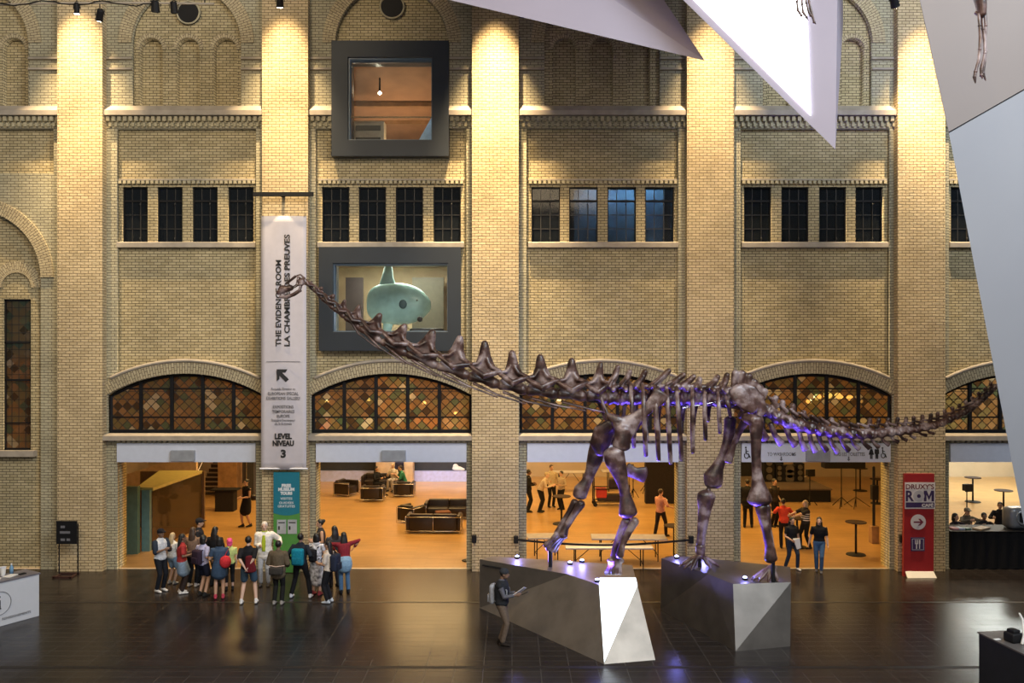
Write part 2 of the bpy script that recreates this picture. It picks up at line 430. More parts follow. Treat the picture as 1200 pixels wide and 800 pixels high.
for i, (a, b) in enumerate(BAYS):
    zc0 = 13.35
    if i:
        x0, x1 = door_x[i]
        ext, (cx, cz, r, ang) = seg_arc(a+.02, b-.02, SPR, CRN, .40)
        low = [p for p in ext if x0 < p[0] < x1]
        fld = [(x0, zc0), (x0, low[0][1])]+low+[(x1, low[-1][1]), (x1, zc0)]
        inn, _ = seg_arc(a+.03, b-.03, SPR, CRN)
        win = inn+[(b-.03, SILL1), (a+.03, SILL1)]
        if i == 2: fld = fld[:0]+[p for p in fld if p[1] < zc0]+[(x1, zc0), (UW[1], zc0), (UW[1], 13.7199), (UW[0], 13.7199), (UW[0], zc0), (x0, zc0)]
        slab(rect(a, b, -.3, 13.72), [fld, win, rect(x0, x1, -.05, LTOP)], YS, YM+.01, strips)
        add_ring(cx, cz, r+.005, r+.36, -ang, ang, YS-.05, YM)
        top, _ = seg_arc(a+.02, b-.02, SPR, CRN, .40)
        hood.tube([(x, YS-.05, z) for x, z in top if a < x < b], .055, 8)
    else:
        # the blind round arch with windows in the end bay
        cx, cz, r = -16.3, 8.85, 2.02
        field = [(cx+r, -.05), (cx+r, cz)]+arc(cx, cz, r, 0, PI, 32)[1:-1]+[(cx-r, cz), (cx-r, -.05)]
        slab(rect(a, b, -.3, 13.72), [field, rect(a+.25, b-.25, 12.0, 13.35)], YS, YM+.01, strips)
        add_ring(cx, cz, r+.01, r+.40, -PI/2, PI/2, YS-.05, YM)
        for xa, xb in LW: add_ring((xa+xb)/2, 8.55, .45, .80, -PI/2, PI/2, YM-.05, YM+.02, 20)
    # upper storey: big round arch over three niches
    cx, r = UP[i]
    zc = NZS+.15
    field = [(cx+r, 14.02), (cx+r, zc)]+arc(cx, zc, r, 0, PI, 32)[1:-1]+[(cx-r, zc), (cx-r, 14.02)]
    hs = [field]
    if i == 2: slab([(a, 13.72), (cx-r, 13.72), (cx-r, zc)]+arc(cx, zc, r, PI, 0, 32)[1:-1]+[(cx+r, zc), (cx+r, 13.72), (b, 13.72), (b, ZT), (a, ZT)], [], YS, YM+.01, strips)
    else: slab(rect(a, b, 13.72, ZT), hs, YS, YM+.01, strips)
    add_ring(cx, zc, r+.005, r+.40, -PI/2, PI/2, YS-.05, YM, 48)
    if i != 2:
        for k in (-1, 0, 1): add_ring(cx+k*1.13, NZS, NR, NR+.13, -PI/2, PI/2, YM-.03, YM+.05, 18)
strips.build('wall_back_strips', brick('cool_buff_brick', (.50, .46, .32), (.42, .385, .26), (.13, .11, .08)), kind='structure')
me = bpy.data.meshes.new('trim_2'); bmesh.ops.recalc_face_normals(ringbm, faces=ringbm.faces); ringbm.to_mesh(me); ringbm.free()
o = bpy.data.objects.new('trim_2', me); COL.objects.link(o); me.materials.append(M['brick_arch']); o['kind'] = 'structure'
hood.build('trim_3', M['stone'], kind='structure', smooth=True)
# pilasters
for i, (a, b) in enumerate(PIL):
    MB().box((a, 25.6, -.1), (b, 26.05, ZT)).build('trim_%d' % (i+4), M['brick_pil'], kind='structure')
# stone string course, dentils, imposts, window sills and hoods
st = MB(); dn = MB(); dk = MB()
for i, (a, b) in enumerate(BAYS):
    for (p, q) in (((a, -5.40), (-1.93, b)) if i == 2 else ((a, b),)):
        st.prism([(p, 25.66, 13.72), (p, YM, 13.72), (p, YM, 14.06), (p, 25.84, 14.04), (p, 25.66, 13.86)], (q-p, 0, 0))
    n = int((b-a)/.17)
    for k in range(n):
        x = a+(k+.5)*(b-a)/n
        if i == 2 and -5.5 < x < -1.83: continue
        dn.box((x-.05, 25.74, 13.56), (x+.05, YS, 13.70)); dn.box((x-.05+.07, 25.78, 13.40), (x+.05+.05, YS, 13.52))
    for z in (15.10, 15.42):
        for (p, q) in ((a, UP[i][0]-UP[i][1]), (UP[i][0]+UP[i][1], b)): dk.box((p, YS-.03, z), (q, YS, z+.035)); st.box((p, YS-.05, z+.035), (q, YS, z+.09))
    if i:
        x0, x1 = door_x[i]
        st.prism([(a, 25.62, SILL0), (a, YM+.4, SILL0), (a, YM+.4, SILL1), (a, 25.80, SILL1), (a, 25.62, SILL1-.06)], (b-a, 0, 0))
        n = int((x1-x0)/.155)
        for k in range(n):
            x = x0+(k+.5)*(x1-x0)/n; dn.box((x-.045, 25.78, SILL0-.09), (x+.045, YS, SILL0))
        s0, s1 = SMALL[i][0]-SW[i]-.1, SMALL[i][-1]+SW[i]+.1
        st.prism([(s0, 25.84, SZ0-.17), (s0, 26.3, SZ0-.17), (s0, 26.3, SZ0), (s0, 25.9, SZ0), (s0, 25.84, SZ0-.03)], (s1-s0, 0, 0))
        n = int((s1-s0)/.14)
        for k in range(n):
            x = s0+(k+.5)*(s1-s0)/n; dn.box((x-.045, 25.9, SZ1+.08), (x+.045, YM+.02, SZ1+.17))
        st.box((s0, 25.92, SZ1+.18), (s1, YM+.02, SZ1+.23))
for xa, xb in LW: st.box((xa-.2, 25.8, 3.42), (xb+.2, 26.3, 3.6))
st.build('trim_11', M['stone'], kind='structure'); dn.build('trim_12', M['dentil'], kind='structure'); dk.build('trim_13', M['darkbrick'], kind='structure')
# round dark vents high in two bays
for (px, py, rr, lb) in ((222, 16, .34, 'round black vent above the three brick niches'), (460, 9, .36, 'round black vent above the tall square window')):
    c = P(px, py, YM); t = empty('round_vent', c, 0, lb, 'vent')
    m_ = MB(); m_.cyl(c+V((0, -.10, 0)), c+V((0, .02, 0)), rr, 32); m_.build('vent_disc', M['black'], t)
    m_ = MB()
    pts = [c+V((rr*math.cos(2*PI*k/32), -.10, rr*math.sin(2*PI*k/32))) for k in range(33)]
    m_.tube(pts, .03, 6, up=(0, 1, 0), round_=False); m_.build('rim', M['dentil'], t, smooth=True)
# white lintel bands over the doors
for i in range(1, 6):
    x0, x1 = door_x[i]
    MB().box((x0+.02, 25.80, LINT), (x1-.0, 26.5, LTOP)).build('trim_%d' % (13+i), M['white_paint'], kind='structure')
    cx = (-9.93, -3.57, 2.7, 9.23, 15.4)[i-1]
    wd = .36 if i < 4 else .36
    t = MB(); t.box((cx-wd, 25.70, LINT+.03), (cx+wd, 25.81, LINT+.36))
    if i != 5:
        tag(t.build('door_sensor_box', M['lintel_grey'], bevel=.01), ['', 'grey box on the white lintel nearest the glass case', 'grey box on the white lintel above the black armchairs', 'grey box on the white lintel behind the skeleton forelimb', 'grey box on the washroom sign lintel'][i], 'box', 'grey boxes on the door lintels')
# washroom signs on the lintel of the stage door
t = empty('washroom_sign', (9.2, 25.795, LINT), 0, 'white washroom sign lettering across the lintel by the stage', 'sign')
def wt(s, px, py, size, **k): return text(s, size, face_mtx(P(px, py, 25.79)), k.pop('m', M['ink_soft']), t, **k)
wt('TO WASHROOMS', 916, 532, .20, bold=.001, fit=(.86, .11)); wt('VERS LES TOILETTES', 995, 532, .18, bold=.001, fit=(.95, .11))
def pict_man(c, s, skirt, par):
    m_ = MB(); c = V(c)
    m_.ell(c+V((0, 0, .42*s)), (.08*s, .01, .08*s), 10)
    if skirt: m_.prism([c+V((x*s, 0, z*s)) for x, z in ((-.08, .32), (-.2, -.1), (-.09, -.1), (-.09, -.42), (-.02, -.42), (-.02, -.1), (.02, -.1), (.02, -.42), (.09, -.42), (.09, -.1), (.2, -.1), (.08, .32))], (0, -.008, 0))
    else: m_.prism([c+V((x*s, 0, z*s)) for x, z in ((-.16, .31), (-.17, -.05), (-.1, -.05), (-.1, -.42), (-.01, -.42), (0, -.02), (.01, -.42), (.1, -.42), (.1, -.05), (.17, -.05), (.16, .31))], (0, -.008, 0))
    return m_.build('pictogram', M['ink'], par)
def pict_chair(c, s, par):
    c = V(c); m_ = MB()
    m_.tube([c+V((.16*s*math.cos(a), 0, -.16*s+.2*s*math.sin(a))) for a in [PI*.8+k*PI*1.25/12 for k in range(13)]], .035*s, 6, up=(0, 1, 0))
    m_.tube([c+V((-.05*s, 0, .3*s)), c+V((-.03*s, 0, -.02*s)), c+V((.14*s, 0, -.05*s)), c+V((.24*s, 0, -.3*s))], .045*s, 6, up=(0, 1, 0))
    m_.tube([c+V((-.04*s, 0, .16*s)), c+V((.12*s, 0, .14*s))], .03*s, 6, up=(0, 1, 0)); m_.ell(c+V((-.06*s, 0, .42*s)), (.07*s, .01, .07*s), 8)
    return m_.build('pictogram', M['ink'], par)
pict_man(P(1021, 531, 25.79), .40, True, t); pict_man(P(1027.5, 531, 25.79), .40, False, t)
pict_chair(P(1035, 531, 25.79), .38, t); pict_chair(P(875, 531, 25.79), .42, t)
for px in (915.5, 994.5):
    c = P(px, 537, 25.79); m_ = MB()
    m_.prism([c+V((x, 0, z)) for x, z in ((-.02, .06), (.02, .06), (.02, -.02), (.05, -.02), (0, -.08), (-.05, -.02), (-.02, -.02))], (0, -.006, 0)); m_.build('arrow', M['ink_soft'], t)

# ------------------------------------------------------------------ windows
wn = [0]
def window_root(x, y, z):
    wn[0] += 1
    o = empty('window_%d' % wn[0], (x, y, z), 0, kind='structure'); return o
def clip_poly(p, q, inside, steps=60):
    """keep the runs of segment pq that lie inside"""
    out = []; cur = None; p = V(p); q = V(q)
    for i in range(steps+1):
        c = p.lerp(q, i/steps)
        if inside(c):
            if cur is None: cur = [c, c]
            cur[1] = c
        elif cur is not None:
            out.append(cur); cur = None
    if cur is not None: out.append(cur)
    return [c for c in out if (c[1]-c[0]).length > .03]
for i in range(1, 6):
    for cx in SMALL[i]:
        hw = SW[i]; r_ = window_root(cx, 26.15, SZ0)
        f = MB(); t = .035
        f.box((cx-hw, 26.08, SZ0), (cx-hw+t, 26.2, SZ1)); f.box((cx+hw-t, 26.08, SZ0), (cx+hw, 26.2, SZ1))
        f.box((cx-hw, 26.08, SZ0), (cx+hw, 26.2, SZ0+t)); f.box((cx-hw, 26.08, SZ1-t), (cx+hw, 26.2, SZ1))
        zt = SZ1-.42; f.box((cx-hw, 26.1, zt-.03), (cx+hw, 26.18, zt+.03))
        f.build('window_frame', M['black'], r_)
        g = MB()
        for k in (1, 2):
            x = cx-hw+2*hw*k/3; g.box((x-.009, 26.12, SZ0), (x+.009, 26.16, SZ1))
            z = SZ0+(zt-SZ0)*k/3; g.box((cx-hw, 26.12, z-.009), (cx+hw, 26.16, z+.009))
        g.build('glazing_bars', M['lead'], r_)
        h_ = MB(); h_.tube([(cx+.13, 26.09, SZ0+.1), (cx+.13, 26.09, zt-.05)], .009, 6); h_.ell((cx+.13, 26.08, SZ0+.12), (.025, .025, .04), 8); h_.ell((cx+.13, 26.08, zt-.1), (.025, .025, .04), 8)
        h_.build('latch', M['lead'], r_)
        MB().box((cx-hw, 26.135, SZ0), (cx+hw, 26.145, SZ1)).build('glass', M['glass_dark'], r_)
for i in range(1, 6):
    a, b = BAYS[i]; a += .02; b -= .02
    arcp, (cx, cz, r, ang) = seg_arc(a, b, SPR, CRN)
    r_ = window_root(cx, 26.2, SILL1); yw = 26.05
    f = MB()
    f.tube([(x, yw, z) for x, z in [(a+.04, SILL1+.04)]+[(x*.985+cx*.015, z-.04) for x, z in arcp]+[(b-.04, SILL1+.04)]], .055, 4, up=(0, 1, 0), round_=False)
    f.box((a, yw-.05, SILL1), (b, yw+.05, SILL1+.09))
    def top(x): return cz+math.sqrt(max(r*r-(x-cx)**2, 0))
    off = .0
    xs = [a+(b-a)*k/5.05+.02 for k in range(1, 5)]
    for x in xs: f.box((x-.05, yw-.06, SILL1), (x+.05, yw+.04, top(x)-.02))
    for z in (4.60, 5.47):
        dx = math.sqrt(max(r*r-(z-cz)**2, 0)) if z > SPR else (b-a)/2
        f.box((cx-dx+.05, yw-.03, z-.022), (cx+dx-.05, yw+.02, z+.022))
    f.build('window_frame', M['black'], r_)
    lead = MB(); s = .205*math.sqrt(2)
    inside = lambda c: a+.05 < c.x < b-.05 and SILL1 < c.z < top(c.x)-.03
    k = math.floor((a-8)/s)
    while k*s < b+8:
        for sg in (1, -1):
            for p, q in clip_poly((k*s, yw, 0-0), (k*s+sg*8, yw, 8), inside, 220): lead.tube([p, q], .013, 4, up=(0, 1, 0), round_=False)
        k += 1
    for z in (4.22, 5.15, 5.38):
        dx = math.sqrt(max(r*r-(z-cz)**2, 0)) if z > SPR else (b-a)/2
        lead.box((cx-dx+.06, yw-.008, z-.008), (cx+dx-.06, yw+.008, z+.008))
    lead.build('lead_lattice', M['lead'], r_)
    slab([(x, z) for x, z in arcp]+[(b, SILL1), (a, SILL1)], [], yw-.004, yw+.004).build('glass', M['stained'], r_)
for xa, xb in LW:
    r_ = window_root((xa+xb)/2, 26.2, 3.6); f = MB(); yw = 26.1
    for q in (rect(xa, xa+.05, 3.6, 8.2), rect(xb-.05, xb, 3.6, 8.2), rect(xa, xb, 3.6, 3.66), rect(xa, xb, 8.14, 8.2), rect(xa, xb, 5.7, 5.76), rect(xa, xb, 6.85, 6.9), rect(xa, xb, 4.4, 4.44)):
        f.box((q[0][0], yw-.04, q[0][1]), (q[2][0], yw+.04, q[2][1]))
    f.build('window_frame', M['black'], r_)
    l_ = MB()
    for k in range(1, 4): x = xa+(xb-xa)*k/4; l_.box((x-.008, yw-.01, 3.6), (x+.008, yw+.01, 8.2))
    for k in range(1, 18): z = 3.6+4.6*k/18; l_.box((xa, yw-.01, z-.008), (xb, yw+.01, z+.008))
    l_.build('lead_lattice', M['lead'], r_)
    MB().box((xa, yw-.004, 3.6), (xb, yw+.004, 8.2)).build('glass', M['stained'], r_)
# two square windows with deep charcoal surrounds
def big_window(x0, x1, z0, z1, o_, yf, glassm):
    """surround outline x0..z1 with opening o_"""
    r_ = window_root((x0+x1)/2, yf, z0)
    slab(rect(x0, x1, z0, z1), [rect(o_[0]+.1, o_[1]-.1, o_[2]+.1, o_[3]-.1)], yf-.14, YM+.0).build('window_frame', M['frame_dark'], r_, bevel=.01)
    f = MB(); slab(rect(o_[0], o_[1], o_[2], o_[3]), [rect(o_[0]+.13, o_[1]-.13, o_[2]+.13, o_[3]-.13)], yf-.06, 26.45, f)
    f.build('reveal', mat('blue_grey_reveal', (.09, .13, .17), .3), r_)
    MB().box((o_[0]+.12, 26.2, o_[2]+.12), (o_[1]-.12, 26.212, o_[3]-.12)).build('glass', glassm, r_)
    return r_
big_window(-5.43, -1.90, 12.47, 15.95, UW, 25.78, M['glass'])
big_window(-5.83, -1.55, 6.62, 9.76, FW, 25.86, M['glass'])

# ------------------------------------------------------------------ rooms behind the wall
plaster = mat('warm_plaster', (.50, .40, .26), .8, var=.08, nscale=1)
dark_room = mat('dark_room', (.05, .055, .065), .9)
def room(x0, x1, y0, y1, z0, z1, m_, nm, floor_m=None, skip=()):
    b = MB(); t = .1
    if 'b' not in skip: b.box((x0, y1, z0), (x1, y1+t, z1))
    b.box((x0-t, y0, z0), (x0, y1+t, z1)); b.box((x1, y0, z0), (x1+t, y1+t, z1))
    b.build(nm, m_, kind='structure')
room(-19, 27.5, 26.5, 44.5, 0, 6.3, plaster, 'wall_hall')
MB().box((-19.1, 26.45, 6.3), (27.6, 44.6, 6.45)).build('ceiling', mat('hall_ceiling', (.52, .42, .30), .8), kind='structure')
MB().prism([(12.4, 26.5, 0), (20.3, 44.5, 0), (20.5, 44.5, 0), (12.55, 26.5, 0)], (0, 0, 6.3)).build('wall_light_block', plaster, kind='structure')  # added unseen slanted wall, keeps side hall light out of the stage hall
# dark loft behind the rows of small windows
MB().box((-21, 27.6, 9.78), (21, 27.7, 12.3)).build('wall_loft', dark_room, kind='structure')
MB().box((-21, 26.5, 9.78), (21, 27.7, 9.88)).build('floor_loft', dark_room, kind='structure')
MB().box((-21, 26.5, 12.1), (21, 27.7, 12.2)).build('ceiling_loft', dark_room, kind='structure')
MB().box((2.0, 27.45, 10.0), (4.9, 27.55, 12.0)).build('loft_reflection_panel', mat('pale_blue_reflection', (.45, .6, .75), .6, var=.5, nscale=1.5), kind='structure')  # added blue panel, stands in for daylight reflected in the panes
# gallery seen through the fish window
tanw = mat('tan_gallery', (.50, .40, .26), .7, var=.2, nscale=2)
room(-7.4, -.2, 26.5, 31, 6.45, 9.7, tanw, 'wall_gallery')
MB().box((-7.4, 26.5, 9.62), (-.2, 31, 9.72)).build('ceiling_gallery', tanw, kind='structure')
room(-6.6, -.6, 26.5, 33, 12.4, 16.4, mat('brown_gallery', (.30, .17, .10), .7, var=.15, nscale=1), 'wall_gallery')
# sloping brown ceiling of the upper gallery
MB().prism([(-6.6, 26.5, 16.3), (-6.6, 33, 14.4), (-6.6, 33, 14.5), (-6.6, 26.5, 16.4)], (6.0, 0, 0)).build('ceiling_upper', mat('brown_ceiling', (.34, .19, .115), .6, var=.12, nscale=2), kind='structure')
MB().box((-6.6, 26.5, 12.3), (-.6, 33, 12.4)).build('floor_upper', mat('upper_floor', (.1, .09, .08), .6), kind='structure')
# ------------------------------------------------------------------ plinths
def poly_solid(name, verts, faces, m_, parent=None, **k):
    b = MB(); vs = [b.bm.verts.new(v) for v in verts]
    for f in faces: b.bm.faces.new([vs[i] for i in f])
    return b.build(name, m_, parent, **k)
ZP = 1.3
# first plinth: base corners then top corners
B = [G(562, 712), G(708, 778), G(768, 773), G(748, 700), G(585, 676)]
T = [G(562, 655, ZP), G(665, 672.5, ZP), G(702, 685, ZP), G(747, 686, ZP), G(741, 662, ZP), G(575, 651.5, ZP)]
t = empty('plinth', (.6, 20, 0), 0, 'faceted metal plinth with a glowing white facet under the skeleton forelimbs', 'plinth', None)
poly_solid('body', B+T, [(0, 1, 2, 3, 4), (5, 10, 9, 8, 7, 6), (0, 5, 6, 1), (6, 7, 1), (7, 8, 1), (8, 2, 1), (8, 9, 3), (8, 3, 2), (9, 10, 4), (9, 4, 3), (10, 5, 0), (10, 0, 4)], M['steel'], t)
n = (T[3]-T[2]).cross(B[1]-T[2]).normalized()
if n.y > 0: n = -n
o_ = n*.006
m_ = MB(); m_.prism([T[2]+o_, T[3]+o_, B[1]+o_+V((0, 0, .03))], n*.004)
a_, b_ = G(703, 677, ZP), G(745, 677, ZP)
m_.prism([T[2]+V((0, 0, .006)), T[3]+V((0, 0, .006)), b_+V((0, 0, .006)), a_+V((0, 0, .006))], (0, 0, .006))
m_.build('bright_facet', M['lit'], t)  # facet's white brightness is put in as emission, no lamp behind it
m_ = MB(); c0, c1 = G(562, 655, ZP).lerp(G(562, 712), .14), G(665, 672.5, ZP).lerp(G(708, 778), .10)
d_ = (T[1]-T[0]).normalized(); q = T[0]+d_*.1+V((0, -.02, -.13)); m_.tube([q, q+d_*.75+V((0, 0, -.0))], .02, 6); m_.build('slot', M['black'], t)
B = [G(774, 714), G(862, 763), G(926, 757), G(925, 690), G(800, 677)]
T = [G(775, 654, ZP), G(830, 672.5, ZP), G(859, 684, ZP), G(927, 682, ZP), G(926, 664, ZP), G(792, 650.5, ZP)]
t = empty('plinth', (4.9, 20, 0), 0, 'dark faceted metal plinth under the skeleton hind legs', 'plinth')
poly_solid('body', B+T, [(0, 1, 2, 3, 4), (5, 10, 9, 8, 7, 6), (5, 6, 0), (6, 7, 1), (6, 1, 0), (7, 8, 1), (8, 2, 1), (8, 9, 3), (8, 3, 2), (9, 10, 4), (9, 4, 3), (10, 5, 0), (10, 0, 4)], M['steel_dark'], t)
m_ = MB(); q = G(786, 712).lerp(T[1], .01); q = V((G(786, 712).x, 20.85, .82)); 
# blue uplights standing on the plinths
def uplight(px, py, lb, z=ZP, power=60, tgt=(0, 0, 1), size=1.7):
    c = G(px, py, z); aim = V(tgt)-c; t = empty('uplight', c, 0, lb, 'light', 'blue uplights on the plinths')
    m_ = MB(); m_.cyl(c, c+V((0, 0, .05)), .065, 14); m_.build('housing', M['black'], t)
    m_ = MB(); m_.ell(c+V((0, 0, .055)), (.05, .05, .025), 12); m_.build('lens', M['bluelamp'], t, smooth=True)
    l = bpy.data.lights.new('uplight_beam', 'SPOT'); l.energy = power; l.color = (.13, .07, 1.0); l.spot_size = size; l.spot_blend = .6; l.shadow_soft_size = .06
    l2 = bpy.data.lights.new('uplight_halo', 'POINT'); l2.energy = 16; l2.color = (.25, .25, 1); l2.shadow_soft_size = .05
    l3 = bpy.data.objects.new('uplight_halo', l2); COL.objects.link(l3); l3.location = c+V((0, 0, .22))
    lo = bpy.data.objects.new('uplight_beam', l); COL.objects.link(lo); lo.location = c+V((0, 0, .13)); lo.rotation_euler = V(aim).to_track_quat('-Z', 'Y').to_euler()
UPL = [(606, 654, 'blue uplight nearest the brick end of the wider plinth'), (668, 661, 'blue uplight beside the black toe post'), (682, 658.5, 'blue uplight behind the standing forefoot'), (700, 681.5, 'blue uplight at the front corner of the wider plinth'),
       (793, 654, 'blue uplight on the back corner of the dark plinth'), (825, 654.5, 'blue uplight beside the far hind foot'), (873, 679, 'blue uplight on the front edge of the dark plinth'), (908, 679.5, 'blue uplight in front of the near hind foot')]
# ------------------------------------------------------------------ the long-necked dinosaur skeleton
DY = 20.4
dino = empty('sauropod_skeleton', (3.0, DY, ZP), 0, 'huge brown sauropod dinosaur skeleton with long neck mounted on two plinths', 'dinosaur skeleton')
BN = M['bone']
def D(px, py, dy=0.0): return P(px, py, DY+dy)
def bone(name, tubes, vox=.024, sm=2, extra=None):
    b = MB()
    for tb in tubes: b.tube(*tb[:2], **(tb[2] if len(tb) > 2 else {}))
    if extra: extra(b)
    return b.build(name, BN, dino, remesh=vox, sm=sm)
LAT = V((0, 1, 0))
def vertebra(name, a, b, apex, rc, wid, dip=0.1, vox=.02, zyg=1.0, spine_w=.05, hollow=True):
    """a, b: front and rear of the centrum (world); apex of the spine; rc centrum radius; wid half width of the processes"""
    a, b, apex = V(a), V(b), V(apex); L = (b-a).length; t = (b-a).normalized()
    u = V((0, 0, 1)); u = (u-t*u.dot(t)).normalized(); mid = (a+b)/2
    m_ = MB()
    m_.tube([a, a.lerp(b, .10), a.lerp(b, .5), a.lerp(b, .88), b], [rc*.55, rc*.85, rc*.55, rc*.95, rc*.75], seg=12)
    base = mid+u*rc*1.15; hgt = (apex-base).length; ax = (apex-base).normalized()
    fz = a+u*rc*1.75-t*L*.06; bz = b+u*rc*2.0+t*L*.0
    m_.tube([base-u*rc*.9, base], [(rc*.35, L*.30), (rc*.35, L*.34)], seg=10, up=t)
    for s in (-1, 1):
        lat = LAT*s
        # scalloped rim between the front and rear joints
        m_.tube([fz+lat*wid*.55, fz.lerp(base, .55)+lat*wid*.85-u*rc*.25, base+lat*wid*1.0-u*rc*.45, bz.lerp(base, .5)+lat*wid*.8-u*rc*.15, bz+lat*wid*.5], [(.04, rc*.30), (.065, rc*.48), (.08, rc*.60), (.065, rc*.50), (.045, rc*.34)], seg=8)
        # sheets rising from the joints into the spine
        q = base.lerp(apex, .50)+lat*spine_w*.6
        m_.tube([fz+lat*wid*.48, (fz+lat*wid*.4).lerp(q, .6)-u*hgt*.10, q-t*L*.07], [rc*.30, rc*.30, rc*.34], seg=8)
        m_.tube([bz+lat*wid*.42, (bz+lat*wid*.35).lerp(q, .6)-u*hgt*.08, q+t*L*.07], [rc*.36, rc*.36, rc*.38], seg=8)
    w_ = spine_w
    m_.tube([base, base.lerp(apex, .35), base.lerp(apex, .62), base.lerp(apex, .86), apex], [(w_*.8, L*.44), (w_*.9, L*.30), (w_*1.5, L*.20), (w_*1.8, L*.15), (w_*1.5, L*.115)], seg=12, up=t)
    return m_.build(name, BN, dino, remesh=vox, sm=2)
# neck: front and rear of each centrum and the tip of its spine, from the head backwards
neck = [((357,331),(367,339),(365,330),.05,.05), ((367,339),(377,349),(377,337),.055,.07), ((377,349),(391,361),(391,346),.07,.09), ((391,361),(404,371),(404,352),.08,.10),
        ((404,371),(421,384),(421,359),.09,.13), ((421,384),(446,399),(445,369),.105,.17), ((446,399),(476,414),(474,382),.12,.20), ((476,414),(512,428),(507,389),.13,.23),
        ((512,428),(548,440),(539,396),.14,.26), ((548,440),(583,450),(568,402),.15,.28), ((583,450),(616,457),(600,413),.155,.30), ((616,457),(652,461),(633,418),.16,.32),
        ((652,461),(686,464),(670,422),.165,.33), ((686,464),(712,466),(704,426),.165,.33)]
for k, (a, b, c, rc, wd) in enumerate(neck):
    vertebra('neck_vertebra', D(*a), D(*b), D(*c), rc, wd, vox=.02 if k > 4 else .014, spine_w=.03+.03*min(1, k/8))
    if 3 < k < 13:
        for s in (-1, 1):
            p0 = D(*a)+V((.15, s*wd*.6, -rc*1.2)); e = neck[min(k+1, 13)]
            p1 = D(*b)+V((0, s*wd*.5, -rc*1.7)); p2 = D(*e[1])+V((0, s*wd*.45, -e[3]*2.1))
            MB().tube([p0, p1, p2], [.032, .022, .012], seg=6).build('neck_rib', BN, dino, smooth=True)
# back
back = [((712,466),(726,466),(724,430)), ((726,466),(741,466),(738,435)), ((741,466),(759,466),(756,435)), ((759,466),(779,466),(781,434)), ((779,466),(796,466),(798,439)), ((796,466),(812,466),(810,441)),
        ((812,466),(827,467),(820,444)), ((827,467),(842,468),(841,441)), ((842,468),(857,470),(852,439))]
for k, (a, b, c) in enumerate(back):
    a, b, c = D(*a)-V((0, 0, .02)), D(*b)-V((0, 0, .02)), D(*c); L = (b-a).length; mid = (a+b)/2; m_ = MB()
    m_.tube([a, a.lerp(b, .1), mid, a.lerp(b, .9), b], [.13, .17, .12, .17, .13], seg=12)
    m_.tube([mid, mid+V((0, 0, .26))], [(.13, .12), (.12, .12)], seg=10, up=(1, 0, 0))
    ped = mid+V((-.02, 0, .27)); tip = c
    m_.tube([ped-V((.10, 0, 0)), ped.lerp(tip, .55)-V((.02, 0, .02)), tip+V((.06 if 2 < k < 6 else 0, 0, 0))], [(.09, .10), (.06, .085), (.10, .07)], seg=10, up=(1, 0, 0))
    for s in (-1, 1):
        m_.tube([ped-V((0, 0, .08)), ped+LAT*s*.28+V((-.02, 0, .0)), ped+LAT*s*.42+V((-.03, 0, -.04))], [(.07, .10), (.05, .07), (.06, .05)], seg=8, up=(1, 0, 0))
        m_.tube([ped+LAT*s*.10-V((L*.5, 0, -.0)), ped+LAT*s*.12+V((L*.45, 0, .03))], [.055, .065], seg=8)
        m_.tube([ped+LAT*s*.26+V((-.12, 0, .03)), tip.lerp(ped, .35)+LAT*s*.05], [.045, .05], seg=8)
    m_.build('back_vertebra', BN, dino, remesh=.02, sm=2)
# sacrum: fused spines between the hips
sac = [(862,437),(870,437),(878,440),(884,447),(890,453),(896,458)]
def sx(b):
    for (px, py) in sac:
        ap = D(px, py); bs = D(px-5, 466+(px-862)*.25)
        b.tube([bs, bs.lerp(ap, .5), ap], [(.08, .09), (.06, .07), (.09, .10)], seg=10, up=(1, 0, 0))
        for s in (-1, 1): b.tube([bs, bs+V((0, s*.42, -.1))], [.08, .06], seg=8)
bone('sacrum', [([D(855,470), D(875,472), D(898,480)], [.17, .16, .16])], extra=sx)
# tail
tail = [(898,481),(911,489),(924,494),(937,498),(950,501),(962,504),(974,506),(986,507),(998,508),(1010,508.5),(1022,508),(1033,507),(1044,506),(1055,505),(1065,504),(1075,502),(1085,500),(1095,498),(1104,495),(1113,491),(1122,487),(1130,483),(1138,478),(1146,472),(1153,466),(1160,460),(1167,453),(1173,446),(1179,438),(1185,430),(1191,421)]
nt_ = len(tail)-1
spt = [(909,466),(917,471),(929,475),(942,483),(951,488),(961,490),(974,491),(986,495),(997,497)]
for k in range(nt_):
    f = k/nt_; a, b = D(*tail[k]), D(*tail[k+1]); t_ = (b-a).normalized(); rc = .155*(1-f)**.8+.028
    u = (V((0,0,1))-t_*t_.z).normalized(); m_ = MB(); mid = (a+b)/2; L = (b-a).length
    m_.tube([a.lerp(b, .04), a.lerp(b, .5), a.lerp(b, .96)], [rc, rc*.72, rc], seg=10)
    if k < len(spt): ap = D(*spt[k])
    else: ap = mid+u*(rc*2.3)+t_*L*.35
    if k < 26:
        w_ = rc*.4
        m_.tube([mid+u*rc*.5, mid.lerp(ap, .6), ap], [(w_*.9, L*.30), (w_*.6, L*.22), (w_*1.1, L*.26)], seg=8, up=t_)
        for s in (-1, 1):
            m_.tube([mid+LAT*s*rc*.5+u*rc*.2, mid+LAT*s*(rc*(2.3 if k < 10 else 1.5))-u*rc*.2], [(.06*(1-f)+.02, rc*.5), (.03*(1-f)+.012, rc*.3)], seg=8)
            m_.tube([mid+u*rc*1.2+LAT*s*w_, a+u*rc*1.7-t_*L*.25+LAT*s*w_*1.3], [rc*.3, rc*.22], seg=6)
    m_.build('tail_vertebra', BN, dino, remesh=.018 if k < 16 else .012, sm=2)
